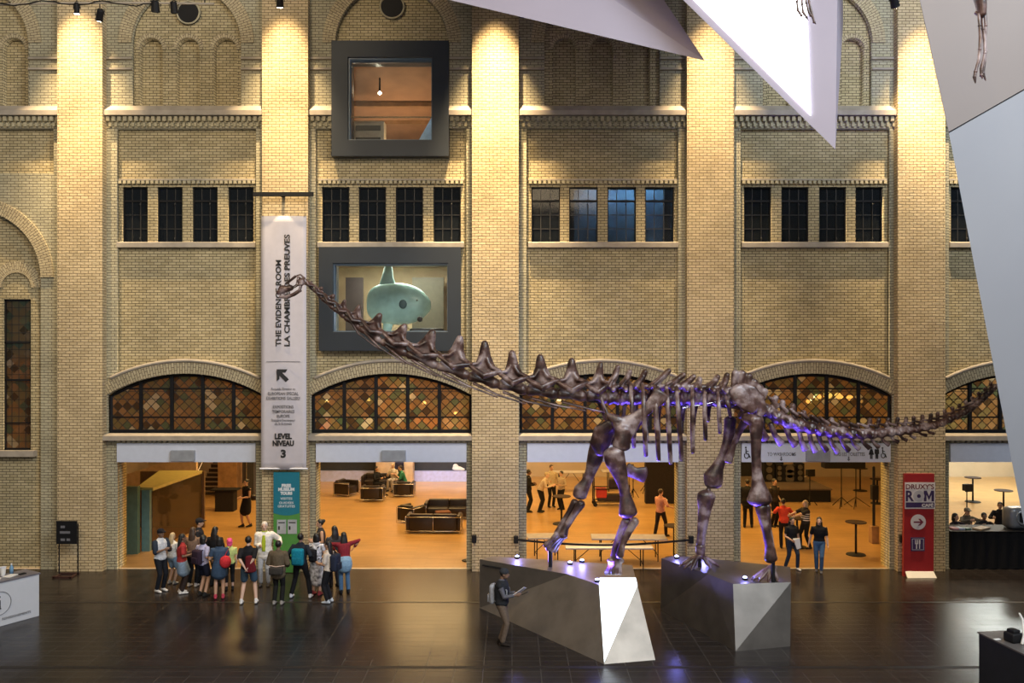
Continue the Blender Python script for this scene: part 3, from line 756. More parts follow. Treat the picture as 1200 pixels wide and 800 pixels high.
chev = [((903,500),(916,520)),((921,504),(932,522)),((936,506),(944,527)),((948,509),(956,529)),((958,511),(969,528)),((971,513),(982,530)),((984,514),(995,528)),((997,515),(1007,526)),((1009,515),(1019,525)),
        ((1021,515),(1030,524)),((1032,513),(1042,521)),((1043,512),(1053,518)),((1054,511),(1063,516)),((1065,509),(1073,513)),((1075,507),(1086,510)),((1085,505),(1095,508))]
for (a, b) in chev:
    a, b = D(*a), D(*b); w_ = .02+.045*(1-(a.x-6)/4.5)
    m_ = MB(); m_.tube([a+V((0,0,.06)), a.lerp(b, .5)+V((-.02, 0, 0)), b], [(w_, w_*1.1), (w_*.8, w_*1.1), (w_*.6, w_*1.5)], seg=8, up=(1, 0, 0))
    m_.build('chevron', BN, dino, smooth=True)
# ribs (near and far side)
ribs = [((738,447),(743,524),.9),((752,448),(757,534),1),((766,449),(772,539),1),((780,450),(786,543),1),((792,451),(799,539),1),((810,452),(812,530),.95),((824,455),(827,515),.85),((840,455),(844,507),.75),((850,455),(856,488),.6)]
for k, (a, b, bw_) in enumerate(ribs):
    for s in (-1, 1):
        top = D(*a); L = ZW(a[1], 20)-ZW(b[1], 20); dx = (b[0]-a[0])*.02
        sh = .78 if s > 0 else 1.0; L *= sh
        if s < 0:  # near side: keep the picture position at its own distance
            y1, y2, y3 = DY-.55*bw_, DY-.80*bw_, DY-.50*bw_
            pts = [top+V((0, -.06, -.02)), P(a[0]+1, a[1]+3, DY-.35*bw_), P(a[0]+2, a[1]+16, y2), P(a[0]+(b[0]-a[0])*.65, a[1]+(b[1]-a[1])*.6, y2), P(b[0], b[1], y3)]
        else:
            x0 = top.x
            pts = [top+V((0, .06, -.02)), V((x0+.02, DY+.35*bw_, top.z-.06)), V((x0+.04, DY+.80*bw_, top.z-.30)), V((x0+.04-.1, DY+.80*bw_, top.z-L*.6)), V((x0+dx-.2, DY+.5*bw_, top.z-L))]
        q = .040+.016*bw_
        m_ = MB(); m_.tube(pts, [(.035, .04), (.05, .045), (q*.6, q), (q*.55, q*1.05), (q*.5, q*1.0)], seg=10, up=(1, 0, 0))
        m_.build('rib', BN, dino, smooth=True, subsurf=1)
# skull and jaw
N0 = -.0
def sk(b):
    b.ell(D(353,330), (.10, .09, .09), 12)
    b.tube([D(341,337), D(333,339), D(326,343)], [(.10, .075), (.095, .085), (.07, .055)], seg=12)
    b.ell(D(331,338), (.10, .085, .085), 12)
    for s in (-1, 1):
        l = LAT*s
        b.tube([D(353,326)+l*.07, D(347,323)+l*.085, D(341,328)+l*.08, D(335,333)+l*.06], .016, seg=6)
        b.tube([D(355,333)+l*.08, D(348,334)+l*.095, D(340,339)+l*.08], .018, seg=6)
        b.tube([D(350,324)+l*.08, D(348,334)+l*.09], .015, seg=6)
        b.tube([D(354,331)+l*.07, D(351,340)+l*.08], .018, seg=6)
    b.tube([D(357,326), D(352,321.5), D(345,324), D(338,331)], [.03, .022, .02, .025], seg=6)
bone('skull', [], vox=.010, sm=1, extra=sk)
def jw(b):
    for s in (-1, 1):
        b.tube([D(352,340)+LAT*s*.08, D(344,345)+LAT*s*.08, D(336,348)+LAT*s*.07, D(328,348)+LAT*s*.02], [(.018, .03), (.02, .035), (.022, .04), (.03, .035)], seg=8)
    for k in range(5): b.tube([D(328+k*1.6,346-k*.2), D(328+k*1.6,343.5-k*.2)], .010, seg=5)
bone('jaw', [], vox=.010, sm=1, extra=jw)
# shoulder girdle
def limb(name, pts, dy, vox=.024, up=(1, 0, 0)):
    """pts: (px, py, width in picture px, depth ratio)"""
    Y = DY+dy; sc = Y/2000.0
    b = MB(); w = [P(p[0], p[1], Y+(p[4] if len(p) > 4 else 0)) for p in pts]
    b.tube(w, [(p[2]*sc*p[3], p[2]*sc) for p in pts], seg=14, up=up)
    return b
NR_, FR_ = -.75, .70
b = limb('scapula', [(775,460,20,.30),(770,468,19,.28),(757,481,13,.35),(745,490,16,.4),(736,499,26,.42),(727,505,34,.40)], -.72, up=(0,0,1)); b.tube([P(733,498,DY-.72), P(722,492,DY-.74), P(713,487,DY-.70)], [(.10,.16),(.08,.13),(.06,.08)], seg=10)
b.tube([P(731,503,DY-.74), P(729,517,DY-.76), P(728,523,DY-.76)], [(.16,.2),(.14,.2),(.13,.22)], seg=12, up=(1,0,0)); b.build('scapula', BN, dino, remesh=.024)
b = MB(); b.tube([P(718,496,DY-.55), P(708,505,DY-.45), P(703,520,DY-.35), P(704,530,DY-.3)], [(.12,.16),(.14,.26),(.13,.26),(.10,.14)], seg=12, up=(1,0,0)); b.build('coracoid', BN, dino, remesh=.024)
b = MB(); b.tube([P(775,460,DY+.72), P(757,481,DY+.72), P(736,500,DY+.70), P(712,508,DY+.6)], [(.06,.18),(.06,.13),(.10,.26),(.12,.30)], seg=12, up=(0,0,1)); b.tube([P(712,508,DY+.6), P(702,520,DY+.66), P(698,530,DY+.68)], [(.14,.26),(.15,.24),(.12,.2)], seg=10, up=(1,0,0)); b.build('scapula', BN, dino, remesh=.024)
b = MB(); b.tube([P(734,549,DY+.1), P(744,554,DY+.1), P(756,556,DY+.12)], [(.05,.17),(.06,.14),(.06,.21)], seg=12, up=(0,0,1)); b.build('sternal_plate', BN, dino, remesh=.024)
b = MB(); b.tube([P(699,466,DY+.2), P(704,478,DY+.25), P(710,492,DY+.3)], .045, seg=8); b.build('clavicle', BN, dino, remesh=.02)
b = MB(); b.tube([P(704,466,DY-.2), P(709,478,DY-.25), P(714,490,DY-.3)], .04, seg=8); b.build('clavicle', BN, dino, remesh=.02)
# near forelimb
limb('h', [(719,530,26,.62),(721,540,25,.6),(727,556,18,.6),(730,568,13,.75),(733,580,13,.8),(735,592,19,.7),(736,601,23,.65)], NR_).build('humerus', BN, dino, remesh=.024)
limb('h', [(744,610,11,.9),(737,622,9,.9),(729,638,8,.9),(726,651,10,.9)], NR_-.06).build('radius', BN, dino, remesh=.02)
limb('h', [(735,611,14,.8),(728,622,9,.9),(721,640,7,.9),(719,652,8,.9)], NR_+.10).build('ulna', BN, dino, remesh=.02)
def forefoot(cx, top, bot, Y, lean, nm='forefoot'):
    b = MB()
    for k in range(5):
        a = (k-2)/2; tp = P(cx+a*5.2, top, Y+.12*abs(a)-.08); bt = P(cx+lean+a*8.0, bot, Y+.16*abs(a)-.10)
        b.tube([tp, tp.lerp(bt, .5), bt], [(.055,.06),(.038,.042),(.055,.06)], seg=8)
    b.tube([P(cx-7, top-1, Y), P(cx+7, top-1, Y)], [.07, .07], seg=8)
    return b.build(nm, BN, dino, remesh=.018)
forefoot(721.5, 657.5, 671.5, DY+NR_+.1, -3)
# far forelimb
limb('h', [(699,529,20,.6),(697,538,19,.6),(692,553,13,.7),(687,565,13,.7),(681,574,18,.65),(679,581,17,.6)], FR_).build('humerus', BN, dino, remesh=.024)
limb('h', [(681,590,11,.9),(673,602,8,.9),(663,618,8,.9),(660,627,11,.9)], FR_-.08).build('radius', BN, dino, remesh=.02)
limb('h', [(674,588,10,.9),(667,600,7,.9),(658,615,7,.9),(653,625,9,.9)], FR_+.08).build('ulna', BN, dino, remesh=.02)
b = MB()
for k, (x0, y0, x1, y1) in enumerate([(652,626,639,639),(655,628,642,643),(657,629,646,645),(659,630,650,645),(655,626,641,636)]):
    dd = FR_+(k-2)*.06; p, q_ = P(x0,y0,DY+dd), P(x1,y1,DY+dd); b.tube([p, p.lerp(q_,.5), q_], [.07,.045,.065], seg=8)
b.build('forefoot', BN, dino, remesh=.018)
# mounting posts
pst = MB(); c = P(645, 642, DY+FR_); pst.cyl(c, V((c.x, c.y, ZP)), .05, 12); pst.build('mounting_post', M['black'], dino)
# hips
b = MB(); Yh = DY-.50
b.tube([P(863,455,Yh), P(868,462,Yh-.03), P(876,472,Yh-.04), P(882,480,Yh)], [(.10,.20),(.09,.26),(.09,.22),(.10,.14)], seg=12, up=(1,0,0))
b.tube([P(868,453,Yh+.04), P(880,458,Yh+.02), P(890,470,Yh), P(893,482,Yh+.02), P(888,489,Yh+.03)], [(.06,.10),(.06,.16),(.06,.15),(.06,.12),(.06,.08)], seg=10, up=(0,0,1))
b.tube([P(873,470,Yh), P(872,482,Yh+.05), P(867,488,Yh+.1)], [.12,.1,.07], seg=8)
b.build('ilium', BN, dino, remesh=.022)
b = MB(); Yh = DY+.50
b.tube([P(863,455,Yh), P(876,472,Yh), P(884,484,Yh)], [(.09,.20),(.09,.24),(.1,.16)], seg=12, up=(1,0,0)); b.build('ilium', BN, dino, remesh=.022)
b = MB(); b.tube([P(877,486,DY-.3), P(868,502,DY-.2), P(860,520,DY-.05), P(853,540,DY)], [(.10,.14),(.06,.09),(.05,.07),(.06,.12)], seg=10, up=(1,0,0)); b.tube([P(877,486,DY+.3), P(868,502,DY+.2), P(860,520,DY+.08), P(853,540,DY+.03)], [(.10,.14),(.06,.09),(.05,.07),(.06,.12)], seg=10, up=(1,0,0)); b.build('pubis', BN, dino, remesh=.022)
b = MB(); b.tube([P(882,486,DY-.28), P(889,500,DY-.15), P(896,514,DY)], [(.10,.14),(.07,.10),(.07,.12)], seg=10, up=(1,0,0)); b.tube([P(880,486,DY+.28), P(889,500,DY+.15), P(897,514,DY+.04)], [(.10,.14),(.07,.10),(.07,.12)], seg=10, up=(1,0,0)); b.build('ischium', BN, dino, remesh=.022)
b = limb('h', [(886,491,17,.7),(887,498,18,.65),(886,515,13,.75),(886,535,11.5,.8),(887,555,12,.8),(889,570,18,.75),(890,580,27,.65),(890,586,31,.6)], NR_); b.tube([P(884,493,DY+NR_), P(874,489,DY+NR_+.15)], [.15,.12], seg=10); b.build('femur', BN, dino, remesh=.024)
b = limb('h', [(892,594,15,.8),(893,602,12,.8),(898,622,10,.9),(902,640,11,.9),(903,655,15,.8)], NR_); b.build('tibia', BN, dino, remesh=.022)
limb('h', [(899,593,9,.8),(901,615,5.5,.9),(905,640,5.5,.9),(908,655,7,.9)], NR_+.22).build('fibula', BN, dino, remesh=.02)
def hindfoot(px, py, Y, toes, nm='hindfoot'):
    b = MB(); c = P(px, py, Y)
    b.ell(c, (.12, .11, .08), 12)
    for (dx, dy, z1) in toes:
        e = V((c.x+dx, c.y+dy, ZP+.07)); b.tube([c, c.lerp(e, .45)+V((0,0,.04)), e.lerp(c, .2), e], [.07, .042, .052, .04], seg=8)
        b.tube([e, e+(e-c).normalized()*.10+V((0,0,-.04))], [.045, .015], seg=7)
    return b.build(nm, BN, dino, remesh=.018)
hindfoot(905, 665, DY-.52, [(-.40,.06,0),(-.40,-.05,0),(-.30,-.12,0),(-.12,-.13,0),(.08,-.08,0)])
# far hind limb
limb('h', [(856,491,15,.7),(855,503,14,.65),(853,518,13,.7),(847,535,11,.8),(841,547,15,.75),(836,558,24,.65),(836,567,22,.6)], FR_).build('femur', BN, dino, remesh=.024)
b = limb('h', [(828,580,22,.7),(827,586,21,.7),(826,596,16,.75),(824,610,13.5,.85),(822,626,10.5,.9),(821,638,11,.9)], FR_); b.tube([P(831,570,DY+FR_), P(828,578,DY+FR_)], .05, seg=8); b.build('tibia', BN, dino, remesh=.022)
b = MB(); b.tube([P(821,640,DY+FR_), P(821,650,DY+FR_)], [(.13,.12),(.11,.10)], seg=10); b.build('ankle', BN, dino, remesh=.018)
hindfoot(820, 651, DY+FR_, [(-.42,.02,0),(-.36,-.16,0),(-.22,-.24,0),(.2,-.1,0),(.40,.0,0)])
m_ = MB()
for (px, py, dd) in ((820, 652, FR_), (906, 655, NR_+.08)):
    c = P(px, py, DY+dd); m_.cyl(c, V((c.x, c.y, ZP)), .045, 10)
m_.build('mounting_post', M['black'], dino)
# steel rail under the back
MB().tube([D(690,470), D(760,473), D(830,474), D(880,480), D(950,506)], .03, 8).build('support_rail', M['black'], dino, smooth=True)
MB().tube([P(800,478,DY-.6), P(845,470,DY-.3), P(862,464,DY-.2)], .014, 6).build('brace_wire', M['chrome'], dino, smooth=True)

# ------------------------------------------------------------------ crystal volumes overhead
def plane_hit(px, py, p0, n):
    d = V(((px-600)/1000.0, 1.0, -(py-HZ)/1000.0)); o0 = V((0, 0, H))
    return o0+d*((V(p0)-o0).dot(n)/d.dot(n))
t = empty('crystal_wedge', P(700, -60, 21), 0, 'pointed lavender white ceiling wedge over the middle bay', 'ceiling wedge')
MB().hull([P(826,71,19), P(300,-54,20), P(690,-130,22.5), P(560,-170,24.5), P(480,-160,20.5)]).build('wedge_body', M['crystal'], t)
t = empty('crystal_wedge', P(930, -40, 19), 0, 'pointed white ceiling wedge with a blazing skylight facet', 'ceiling wedge')
A_ = P(979,175,17.0); Bv = P(660,-138,19.5); Cv = P(985,-300,18.0)
nrm = (Bv-A_).cross(Cv-A_).normalized()
if nrm.y > 0: nrm = -nrm
Dv = P(988,27,18.2); Ev = P(962,-25,19.6)
MB().hull([A_, Bv, Cv, Dv, P(760,-190,23), P(975,-170,22.0), Ev]).build('wedge_body', M['crystal'], t)
fr = [plane_hit(*p, A_, nrm) for p in ((950,136), (944,-30), (935,-230), (690,-121))]
m_ = MB(); m_.prism([p+nrm*.02 for p in fr], nrm*.02)
m_.build('skylight_glass', mat('skylight_glass', (1, 1, 1), .3, emit=(.93, .95, 1.0), es=6), t)
# big sloping wall of the crystal
t = empty('crystal_wall', P(1250, 300, 16), 0, 'huge sloping pale crystal wall cutting across the scene beside the washroom bay', 'sloping wall')
S1 = P(1112,155,17.0); S2 = P(1500,-65.5,15.0); E1 = P(1224,740,18.2)
n2 = (S2-S1).cross(E1-S1).normalized(); F1 = plane_hit(1500,740,S1,n2)
back_ = V((.9, 1.6, 0))
up_ = MB(); E0 = P(1040,-175,16.2); n1 = (S2-S1).cross(E0-S1).normalized(); F0 = plane_hit(1500,-175,S1,n1)
up_.hull([E0, S1, S2, F0, E0+back_, S1+back_, S2+back_, F0+back_]); up_.build('upper_panel', mat('crystal_grey_shading', (.27, .242, .235), .6, var=.03, nscale=.5), t)  # this facet's warm grey shading is put into its base colour
lo_ = MB(); g = V((0, 0, -.012)); lo_.hull([S1+g, E1, F1, S2+g, S1+back_+g, E1+back_, F1+back_, S2+back_+g]); lo_.build('lower_panel', mat('crystal_blue_shading', (.305, .325, .37), .6, var=.03, nscale=.5), t)  # lighter, bluish shading of the lower facet put into its base colour
m_ = MB(); m_.tube([S1+V((0,-.005,0)), S2+V((0,-.005,0))], .012, 4); m_.build('joint', M['ink'], t)

# ------------------------------------------------------------------ hanging skeleton legs
def hanging(label, pts_sh, digits, top, Y, k=1.0):
    t = empty('hanging_skeleton_limb', P(*pts_sh[0][:2], Y), 0, label, 'skeleton limb', 'skeleton limbs hanging overhead')
    s = Y/2000.0
    b = MB(); b.tube([P(p[0], p[1], Y) for p in pts_sh], [(p[2]*s*.8, p[2]*s) for p in pts_sh], seg=10, up=(0, 1, 0)); b.build('shank', BN, t, remesh=.010)
    for d_ in digits:
        b = MB(); n_ = len(d_)
        b.tube([P(p[0], p[1], Y+(p[2] if len(p) > 2 else 0)) for p in d_], [.024*k if i % 2 else .030*k for i in range(n_-1)]+[.010*k], seg=8)
        for p in d_[:-1]: b.ell(P(p[0], p[1], Y+(p[2] if len(p) > 2 else 0)), (.032*k,)*3, 8)
        b.build('toe', BN, t, smooth=True)
    m_ = MB(); m_.tube([P(pts_sh[0][0], pts_sh[0][1], Y), P(*top, Y)], .008, 6); m_.build('hanging_wire', M['black'], t)
hanging('brown skeleton leg hanging in front of the grey sloping wall', [(1143,-60,12),(1146,-25,13),(1148,-5,17),(1150,8,14),(1151,17,11)],
        [[(1147,17),(1148,30),(1149,44),(1148,58),(1147,70),(1143,84),(1142,90),(1143,97)], [(1151,18,.03),(1152,34,.03),(1154,48,.03),(1154,62,.03),(1150,80,.03),(1150,88,.03),(1151,92,.03)],
         [(1154,16,.08),(1155,30,.08),(1154,46,.08),(1155,60,.08),(1153,74,.08),(1152,86,.08),(1155,94,.08)], [(1144,15,.05),(1148,21,.05)]], (1143, -500), 14, 1.0)
hanging('thin skeleton toes dangling before the blazing skylight', [(941,-45,6),(941,-12,6)],
        [[(938,-12),(934,2),(935,12),(939,18),(941,17)], [(940,-12),(940,5),(941,14),(945,20),(947,24)], [(943,-12),(945,4),(948,14),(950,18),(953,21)], [(945,-12),(948,2),(951,14),(954,26),(956,28)]], (941, -500), 15, .8)
# ------------------------------------------------------------------ banner and signs on the pillars
def banner():
    Y = 25.35; x0, x1, z0, z1 = XW(306, Y), XW(359, Y), ZW(549, Y), ZW(253, Y)
    t = empty('hanging_banner', ((x0+x1)/2, Y, z0), 0, 'tall white banner with vertical black wording hanging on a brick pillar', 'banner')
    b = MB(); nx, nz = 10, 40; bm = b.bm; g = []
    for j in range(nz+1):
        r_ = []
        for i in range(nx+1):
            u, v = i/nx, j/nz
            y = Y+.018*math.sin(u*7+v*3)*math.sin(v*PI)+.05*math.exp(-((v-1)/.08)**2)*math.cos(u*2*PI)*.6+.03*math.exp(-(v/.06)**2)*math.sin(u*9)
            r_.append(bm.verts.new((x0+(x1-x0)*u, y, z0+(z1-z0)*v)))
        g.append(r_)
    for j in range(nz):
        for i in range(nx): bm.faces.new((g[j][i], g[j][i+1], g[j+1][i+1], g[j+1][i]))
    o = b.build('cloth', mat('banner_cloth', (.56, .53, .57), .75, var=.03), t, smooth=True)
    k = o.modifiers.new('Solidify', 'SOLIDIFY'); k.thickness = .006
    m_ = MB(); m_.tube([(x0-.03, Y, z0), (x1+.03, Y, z0)], .025, 8); m_.build('bottom_bar', M['white_paint'], t)
    # wooden head above the banner: black rail
    F = lambda px, py: P(px, py, Y-.035)
    k_ = (Y-.035)/1000
    text('THE EVIDENCE ROOM', .42, face_mtx(F(326.3, 355), PI/2), M['ink'], t, bold=.012, fit=(101*k_, 6.6*k_))
    text('LA CHAMBRE DES PREUVES', .42, face_mtx(F(336.4, 340), PI/2), M['ink'], t, bold=.012, fit=(131*k_, 6.6*k_))
    for (s, py, bd, m__, w_, h_) in (('Rotunda Elevator to', 455.5, .001, M['ink_soft'], 28, 3), ('EUROPEAN SPECIAL', 461, .006, M['ink_soft'], 36, 3.6), ('EXHIBITIONS GALLERY', 466.4, .006, M['ink_soft'], 40, 3.6),
                            ('EXPOSITIONS', 476.5, .006, M['ink_soft'], 24, 3.6), ('TEMPORAIRES', 482, .006, M['ink_soft'], 26, 3.6), ('EUROPE', 487.3, .006, M['ink_soft'], 15, 3.6), ("Prendre l'ascenseur", 492, .001, M['ink_soft'], 28, 3), ('de la Rotonde', 496.2, .001, M['ink_soft'], 20, 3),
                            ('LEVEL', 511, .020, M['ink'], 20, 6.8), ('NIVEAU', 519.2, .020, M['ink'], 25, 6.8), ('3', 531.5, .020, M['ink'], 6, 10)):
        text(s, .42, face_mtx(F(332, py)), m__, t, bold=bd, fit=(w_*k_, h_*k_))
    m_ = MB(); c = F(332, 423.5); m_.box((c.x-.50, c.y-.004, c.z-.008), (c.x+.50, c.y, c.z+.008))
    m_.build('divider_line', M['ink_soft'], t)
    c = F(331, 440); q = lambda x, z: c+V((x, 0, z))
    m_ = MB(); m_.prism([q(-.17, .19), (q(.15, .19)), q(.09, .09), q(-.01, .09), q(.19, -.11), q(.10, -.19), q(-.09, 0), q(-.09, -.10), q(-.17, -.16)], (0, -.006, 0)); m_.build('arrow', M['ink'], t)
banner()
t = empty('banner_rail', P(332, 228, 25.3), 0, 'black rail fixed across the brick pillar above the white banner', 'rail')
m_ = MB(); a_, b_ = P(297, 228, 25.3), P(367, 226.5, 25.3); m_.box((a_.x, a_.y-.05, a_.z-.05), (b_.x, a_.y+.05, a_.z+.07)); m_.box((-6.9, 25.3, a_.z-.03), (-6.8, 25.62, a_.z+.03)); m_.build('rail', M['black'], t)
m_ = MB()
for x in (XW(308, 25.35), XW(357, 25.35)): m_.tube([(x, 25.33, a_.z-.04), (x, 25.35, ZW(254, 25.35))], .006, 5)
m_.build('wire', M['black'], t)
# green and blue tour board
t = empty('tour_sign', G(337, 657.5), 0, 'tall blue and green museum tour board leaning at the pillar below the banner', 'sign')
Y = 25.45; x0, x1 = XW(320.5, Y), XW(351, Y)
m_ = MB(); m_.box((x0, Y, .02), (x1, Y+.06, ZW(553, Y))); m_.build('board', mat('sign_green', (.09, .30, .06), .5, var=.04), t)
m_ = MB(); z1 = ZW(553, Y); zc = ZW(601, Y)
m_.prism([(x0, Y-.006, z1), (x1, Y-.006, z1), (x1, Y-.006, zc)]+[(x1+(x0-x1)*k/10, Y-.006, zc-.07*math.sin(PI*k/10)) for k in range(1, 10)]+[(x0, Y-.006, zc)], (0, .005, 0))
m_.build('blue_panel', mat('sign_blue', (.012, .19, .27), .5, var=.04), t)
wh = mat('white_print', (.75, .8, .82), .5, var=.02)
for s, py, w_, h_, bd in (('FREE', 568.8, 11, 4, .03), ('MUSEUM', 573.2, 19, 4, .03), ('TOURS', 577.8, 14, 4, .03), ('VISITES', 584, 14, 2.8, .004), ('GUIDÉES', 588.6, 17, 3.2, .004), ('GRATUITES', 593, 20, 2.8, .004)):
    text(s, .42, face_mtx(P(335.5, py, Y-.012)), wh, t, bold=bd, fit=(w_*.0254, h_*.0254))
for px in (330, 342.5):
    c = P(px, 617, Y-.01); m_ = MB(); m_.box((c.x-.135, c.y-.01, c.z-.21), (c.x+.135, c.y+.012, c.z+.21)); sh_ = m_.build('notice_sheet', mat('grey_sheet', (.42, .44, .46), .6), t)
    m_ = MB(); m_.box((c.x-.10, c.y-.014, c.z+.11), (c.x+.10, c.y-.010, c.z+.14)); m_.box((c.x-.10, c.y-.014, c.z-.09), (c.x-.05, c.y-.010, c.z+.02)); m_.build('print', M['ink'], sh_)
# red cafe sign
t = empty('cafe_sign', G(1076, 675), 0, 'tall red cafe sign with white lettering panel and round arrow', 'sign')
Y = 25.2; x0, x1 = XW(1060, Y), XW(1095, Y); x0b, x1b = XW(1057, Y), XW(1092, Y); zt = ZW(555, Y)
m_ = MB(); m_.prism([(x0b, Y-.1, .0), (x1b, Y-.1, .0), (x1, Y, zt), (x0, Y, zt)], (0, .10, 0)); m_.build('board', mat('sign_red', (.33, .018, .022), .45, var=.05), t)
m_ = MB(); c = G(1075, 672); m_.prism([(x0b+.03, Y-.30, .0), (x1b-.0, Y-.30, 0), (x1b, Y-.11, .14), (x0b+.06, Y-.11, .14)], (0, .05, .02)); m_.build('foot_plate', M['paper'], t)
def SP(px, py, d=.02): 
    k_ = (ZW(py, Y))/zt; return P(px, py, Y-.1*(1-k_)-d)
def quad(pxa, pya, pxb, pyb, d, th=.006): return [SP(pxa, pyb, d), SP(pxb, pyb, d), SP(pxb, pya, d), SP(pxa, pya, d)]
sw = mat('sign_white', (.68, .66, .68), .5, var=.02); nv = mat('sign_navy', (.05, .03, .11), .5)
m_ = MB(); m_.prism(quad(1060.5, 565, 1096, 596, .015), (0, .006, 0)); m_.build('name_panel', sw, t)
m_ = MB(); m_.prism(quad(1061.5, 588.5, 1095, 594.5, .022), (0, .004, 0)); m_.build('name_band', nv, t)
rd = mat('sign_dark_red', (.16, .02, .05), .5)
text("DRUXY'S", .215, face_mtx(SP(1078, 570, .025)), rd, t, fit=(33*.0252, 6*.0252), bold=.004)
text('R', .42, face_mtx(SP(1066.3, 581, .028)), nv, t, bold=.012, fit=(9.5*.0252, 12.5*.0252)); m_ = MB(); c = SP(1088.6, 581, .028); m_.prism([c+V((x, 0, z)) for x, z in ((-.15,-.157),(-.15,.157),(-.065,.157),(0,.0),(.065,.157),(.15,.157),(.15,-.157),(.075,-.157),(.075,.04),(0,-.12),(-.075,.04),(-.075,-.157))], (0, -.005, 0)); m_.build('letter_m', nv, t)
c = SP(1076.7, 581, .03)
m_ = MB(); m_.cyl(c, c+V((0, -.006, 0)), .165, 28); m_.build('letter_ring', mat('pale_grey_print', (.5, .5, .55), .5), t)
m_ = MB(); m_.cyl(c+V((0, -.006, 0)), c+V((0, -.012, 0)), .055, 16); m_.build('letter_dot', nv, t)
text('CAFÉ', .155, face_mtx(SP(1087, 591.5, .03)), sw, t, bold=.008, fit=(13.5*.0252, 4.8*.0252))
c = SP(1076, 611.5, .02); m_ = MB(); m_.cyl(c, c+V((0, -.006, 0)), .225, 32); m_.build('arrow_disc', sw, t)
m_ = MB(); q = lambda x, z: c+V((x, -.012, z))
m_.prism([q(-.14, .022), q(.06, .022), q(-.01, .10), q(.055, .10), q(.15, 0), q(.055, -.10), q(-.01, -.10), q(.06, -.022), q(-.14, -.022)], (0, -.004, 0)); m_.build('arrow', rd, t)
c = SP(1075.5, 637.5, .02); m_ = MB(); m_.box((c.x-.20, c.y-.008, c.z-.20), (c.x+.20, c.y+.03, c.z+.20)); m_.build('food_panel', nv, t)
m_ = MB(); 
for (xa, xb) in ((-.17, .17),): 
    for zz in (-.165, .155): m_.box((c.x+xa, c.y-.012, c.z+zz), (c.x+xb, c.y-.008, c.z+zz+.01))
    for xx in (-.17, .16): m_.box((c.x+xx, c.y-.012, c.z-.165), (c.x+xx+.01, c.y-.008, c.z+.165))
m_.box((c.x-.055, c.y-.014, c.z-.13), (c.x-.025, c.y-.008, c.z+.02)); m_.box((c.x-.085, c.y-.014, c.z+.01), (c.x+.005, c.y-.008, c.z+.035))
for dx in (-.085, -.048, -.013): m_.box((c.x+dx, c.y-.014, c.z+.03), (c.x+dx+.018, c.y-.008, c.z+.13))
m_.box((c.x+.035, c.y-.014, c.z-.13), (c.x+.06, c.y-.008, c.z+.02)); m_.box((c.x+.03, c.y-.014, c.z+.01), (c.x+.07, c.y-.008, c.z+.13))
m_.build('fork_and_knife', sw, t)
# black easel notice
t = empty('notice_stand', G(80, 673), 0, 'black notice panel on a thin stand against the brick pillar', 'sign')
Y = 25.2; m_ = MB(); a_, b_ = P(66.5, 637, Y), P(90.5, 610, Y); m_.box((a_.x, Y-.03, a_.z), (b_.x, Y, b_.z)); m_.build('panel', M['black'], t)
m_ = MB()
for px in (69, 91): x = XW(px, Y); m_.tube([(x, Y+.02, .03), (x, Y+.02, b_.z-.1)], .02, 6)
m_.build('post', M['black'], t)
m_ = MB(); m_.box((a_.x+.05, Y-.35, 0), (b_.x+.02, Y-.30, .06)); m_.box((a_.x+.05, Y+.05, 0), (b_.x+.02, Y+.10, .06)); m_.box((a_.x+.07, Y-.35, 0), (a_.x+.12, Y+.1, .04)); m_.box((b_.x-.06, Y-.35, 0), (b_.x-.01, Y+.1, .04)); m_.build('base', mat('dark_red_base', (.05, .02, .015), .5), t)
m_ = MB()
for (xa, xb, py) in ((71, 76, 617), (70, 82, 623.5), (71, 76, 632), (78, 82, 632)): 
    p, q_ = P(xa, py, Y-.035), P(xb, py, Y-.035); m_.box((p.x, p.y, p.z-.04), (q_.x, p.y+.004, p.z+.03))
m_.build('faded_print', M['ink_soft'], t)
# barrier belts between the pillars
def reel(px, py, x, lb):
    t = empty('belt_reel', (x, 25.5, ZW(py, 25.5)), 0, lb, 'barrier reel', 'wall barrier reels')
    z = ZW(py, 25.5); m_ = MB(); m_.cbox((x, 25.50, z), (.14, .14, .22), 0, .02); m_.build('case', M['black'], t)
    m_ = MB(); m_.box((x-.04, 25.55, z-.05), (x+.04, 25.62, z+.05)); m_.build('bracket', M['black'], t)
reel(551, 631, -1.13, 'black barrier reel on the pillar beside the armchair lounge'); reel(803, 632, 5.35, 'black barrier reel at the end of the sagging belt')
reel(1048, 631, 11.66, 'black barrier reel on the pillar with the red sign'); reel(608, 632, .12, 'black barrier reel on the pillar where the sagging belt begins')
m_ = MB(); p, q_ = V((.14, 25.42, 1.0)), V((5.33, 25.42, 1.0))
m_.tube([p.lerp(q_, k/12)-V((0, 0, .16*math.sin(PI*k/12))) for k in range(13)], [(.008, .035)]*13, seg=6, round_=False)
tag(m_.build('barrier_belt', M['black']), 'thin black barrier belt sagging across the folding table doorway', 'barrier belt')

